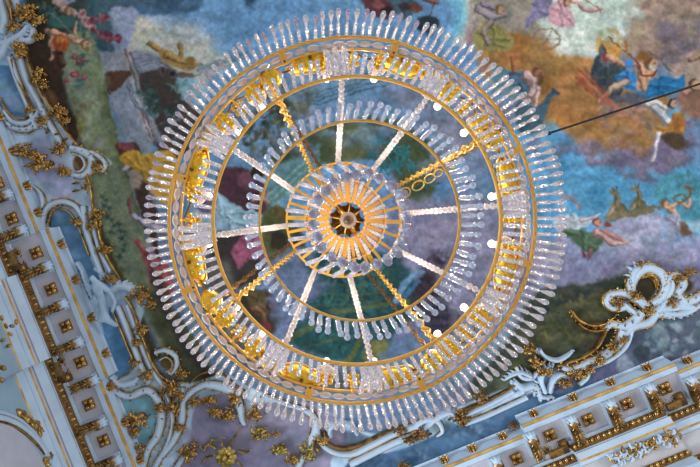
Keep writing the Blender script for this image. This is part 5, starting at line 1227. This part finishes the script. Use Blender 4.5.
frond('stucco_drapery', 'white curling leaves to the upper right of the putto', [(96, 268), (106, 276), (114, 284), (124, 288)], 5, 8, 4.5, -1, 131, m='white2')
# --- arch on the left wall
def wallpt(px, py, Tw=None):    # the left wall plane
    u, n = SIDE['left']; t90 = (-38.2-90-VV.dot(n))*8.2/F; t150 = (-38.2-150-VV.dot(n))*6.9/F
    d = Vector(((px-VX)/F, (py-VY)/F)); tn = d.dot(n)
    # intersect the ray with the sloping panel between (T=t90,h=8.2) and (t150,6.9)
    a = (t150-t90)/(6.9-8.2); h = (t90 - a*8.2)/(tn - a); h -= 0.02
    return Vector((d.x*h, d.y*h, CZ+h))
def walltube(name, label, pts, r, m, cat='moulding', kind=None):
    mb = MB().use(m, True); mb.tube([wallpt(*p) for p in spline(pts, 6)], r, 6); o = mb.build(name, None, None, True)
    if kind: o['kind'] = kind; o['label'] = label
    else: tag(o, label, cat)
    return o
for k, (d, r, m) in enumerate(((0, 0.03, 'white'), (3, 0.022, 'gold_dk'), (5.5, 0.045, 'white'), (9, 0.022, 'gold_dk'))):
    walltube('trim_%d' % (8+k), 'round arch moulding', [(-12, 411+d), (6, 414+d), (22, 422+d), (36, 436+d*0.8), (46, 452+d*0.5), (53-d*0.4, 474)], r, m, kind='structure')
mb = MB().use('grey', False)
fan = [wallpt(x, y) for x, y in spline([(-12, 421), (6, 424), (20, 432), (32, 444), (42, 458), (48, 476)], 4)]
c0 = wallpt(-20, 480); mb.add([c0]+fan, [(0, i, i+1) for i in range(1, len(fan))]); o = mb.build('wall_left'); o['kind'] = 'structure'
for k, pts in enumerate(([(18, 412), (26, 418), (34, 424), (40, 420)], [(34, 424), (42, 432), (50, 444), (56, 458)], [(44, 462), (52, 456), (62, 462), (70, 470)])):
    o = walltube('gilded_scroll', ['gilded scroll tip above the grey arch at the bottom left', 'gilded scroll beside the grey arch, following its curve', 'gilded scroll curling at the bottom edge by the arch'][k], pts, 0.05, 'gold', 'ornament')
    mb = MB().use('gold', True); r2 = random.Random(k)
    for q in spline(pts, 3): mb.ball(wallpt(q[0]+r2.uniform(-2.5, 2.5), q[1]+r2.uniform(-2.5, 2.5)), 0.045, 6, 4, (1.6, 0.8, 0.8), Matrix.Rotation(r2.uniform(0, 3), 3, 'Z'))
    c = mb.build('scroll_leaf', o); c.data.transform(Matrix.Translation(-o.location))
mb = MB().use('gold', True)
r2 = random.Random(9)
for (x, y) in ((2, 318), (6, 326), (10, 334), (3, 340), (12, 326), (16, 322), (8, 346)):
    mb.ball(world('left', 0, 0, 8.1) if False else P(x, y, 8.0), 2.6*8/F, 6, 4, (1.3, 0.8, 0.5), Matrix.Rotation(r2.uniform(0, 3), 3, 'Z'))
tag(mb.build('gilded_trophy', None, None, True), 'gilded relief cartouche at the left edge below the cornice', 'ornament')
mb = MB().use('gold', True)
for (x, y) in ((-2, 366), (3, 368), (1, 380)): mb.ball(P(x, y, 7.6), 3*7.6/F, 6, 4, (1.4, 1, 0.5), Matrix.Rotation(0.4, 3, 'Z'))
tag(mb.build('gilded_boss', None, None, True), 'gilded boss cut by the left edge above the arch', 'ornament')
# cartouche in the right frieze
mb = MB(); r2 = random.Random(12)
for k in range(64):
    x = 612+r2.uniform(0, 64); y = 458-(x-612)*0.36+r2.uniform(-8, 6)
    a = r2.uniform(0, PI); relief_mb(mb, [(x, y), (x+4*math.cos(a), y+4*math.sin(a)), (x+7*math.cos(a+.8), y+7*math.sin(a+.8))], [2, 3, 1], 8.34, 0.06, ('white', 'gold')[k % 2])
tag(mb.build('frieze_cartouche', None, None, True), 'white and gold relief cartouche in the right frieze panel', 'ornament')
# ------------------------------------------------------------------ light
w = bpy.data.worlds.new('world'); bpy.context.scene.world = w; w.use_nodes = True
nt = w.node_tree; bg = nt.nodes['Background']
tc = nt.nodes.new('ShaderNodeTexCoord'); sx = nt.nodes.new('ShaderNodeSeparateXYZ'); cr = nt.nodes.new('ShaderNodeValToRGB')
mr = nt.nodes.new('ShaderNodeMapRange'); mr.inputs[1].default_value = -1; mr.inputs[2].default_value = 1
nt.links.new(tc.outputs['Generated'], sx.inputs[0]); nt.links.new(sx.outputs['Z'], mr.inputs[0]); nt.links.new(mr.outputs[0], cr.inputs[0]); nt.links.new(cr.outputs[0], bg.inputs['Color'])
e = cr.color_ramp.elements
e[0].position = 0.0; e[0].color = (0.62, 0.58, 0.56, 1)
e[1].position = 0.55; e[1].color = (0.86, 0.91, 1.0, 1)
n_ = cr.color_ramp.elements.new(0.25); n_.color = (0.36, 0.38, 0.42, 1)
bg.inputs['Strength'].default_value = 0.9
def area(name, loc, tgt, size, power, col):
    l = bpy.data.lights.new(name, 'AREA'); l.shape = 'RECTANGLE'; l.size, l.size_y = size; l.energy = power; l.color = col
    o = bpy.data.objects.new(name, l); C.objects.link(o); o.location = loc
    o.rotation_euler = (Vector(tgt) - Vector(loc)).to_track_quat('-Z', 'Y').to_euler()
area('added_side_light', (-9, 6, 3.0), (0, 0, 10), (5, 4), 1500, (0.86, 0.94, 1.0))  # unseen area light added from one side to shade the relief; no window built
area('added_side_light', (9, -4, 2.5), (0, 0, 10), (5, 4), 350, (0.95, 0.97, 1.0))  # weaker unseen area light added on the opposite side, again without a window
sc = bpy.context.scene
sc.view_settings.view_transform = 'Standard'; sc.view_settings.look = 'None'; sc.view_settings.gamma = 1.0
sc.view_settings.exposure = 0.22; sc.view_settings.use_curve_mapping = False
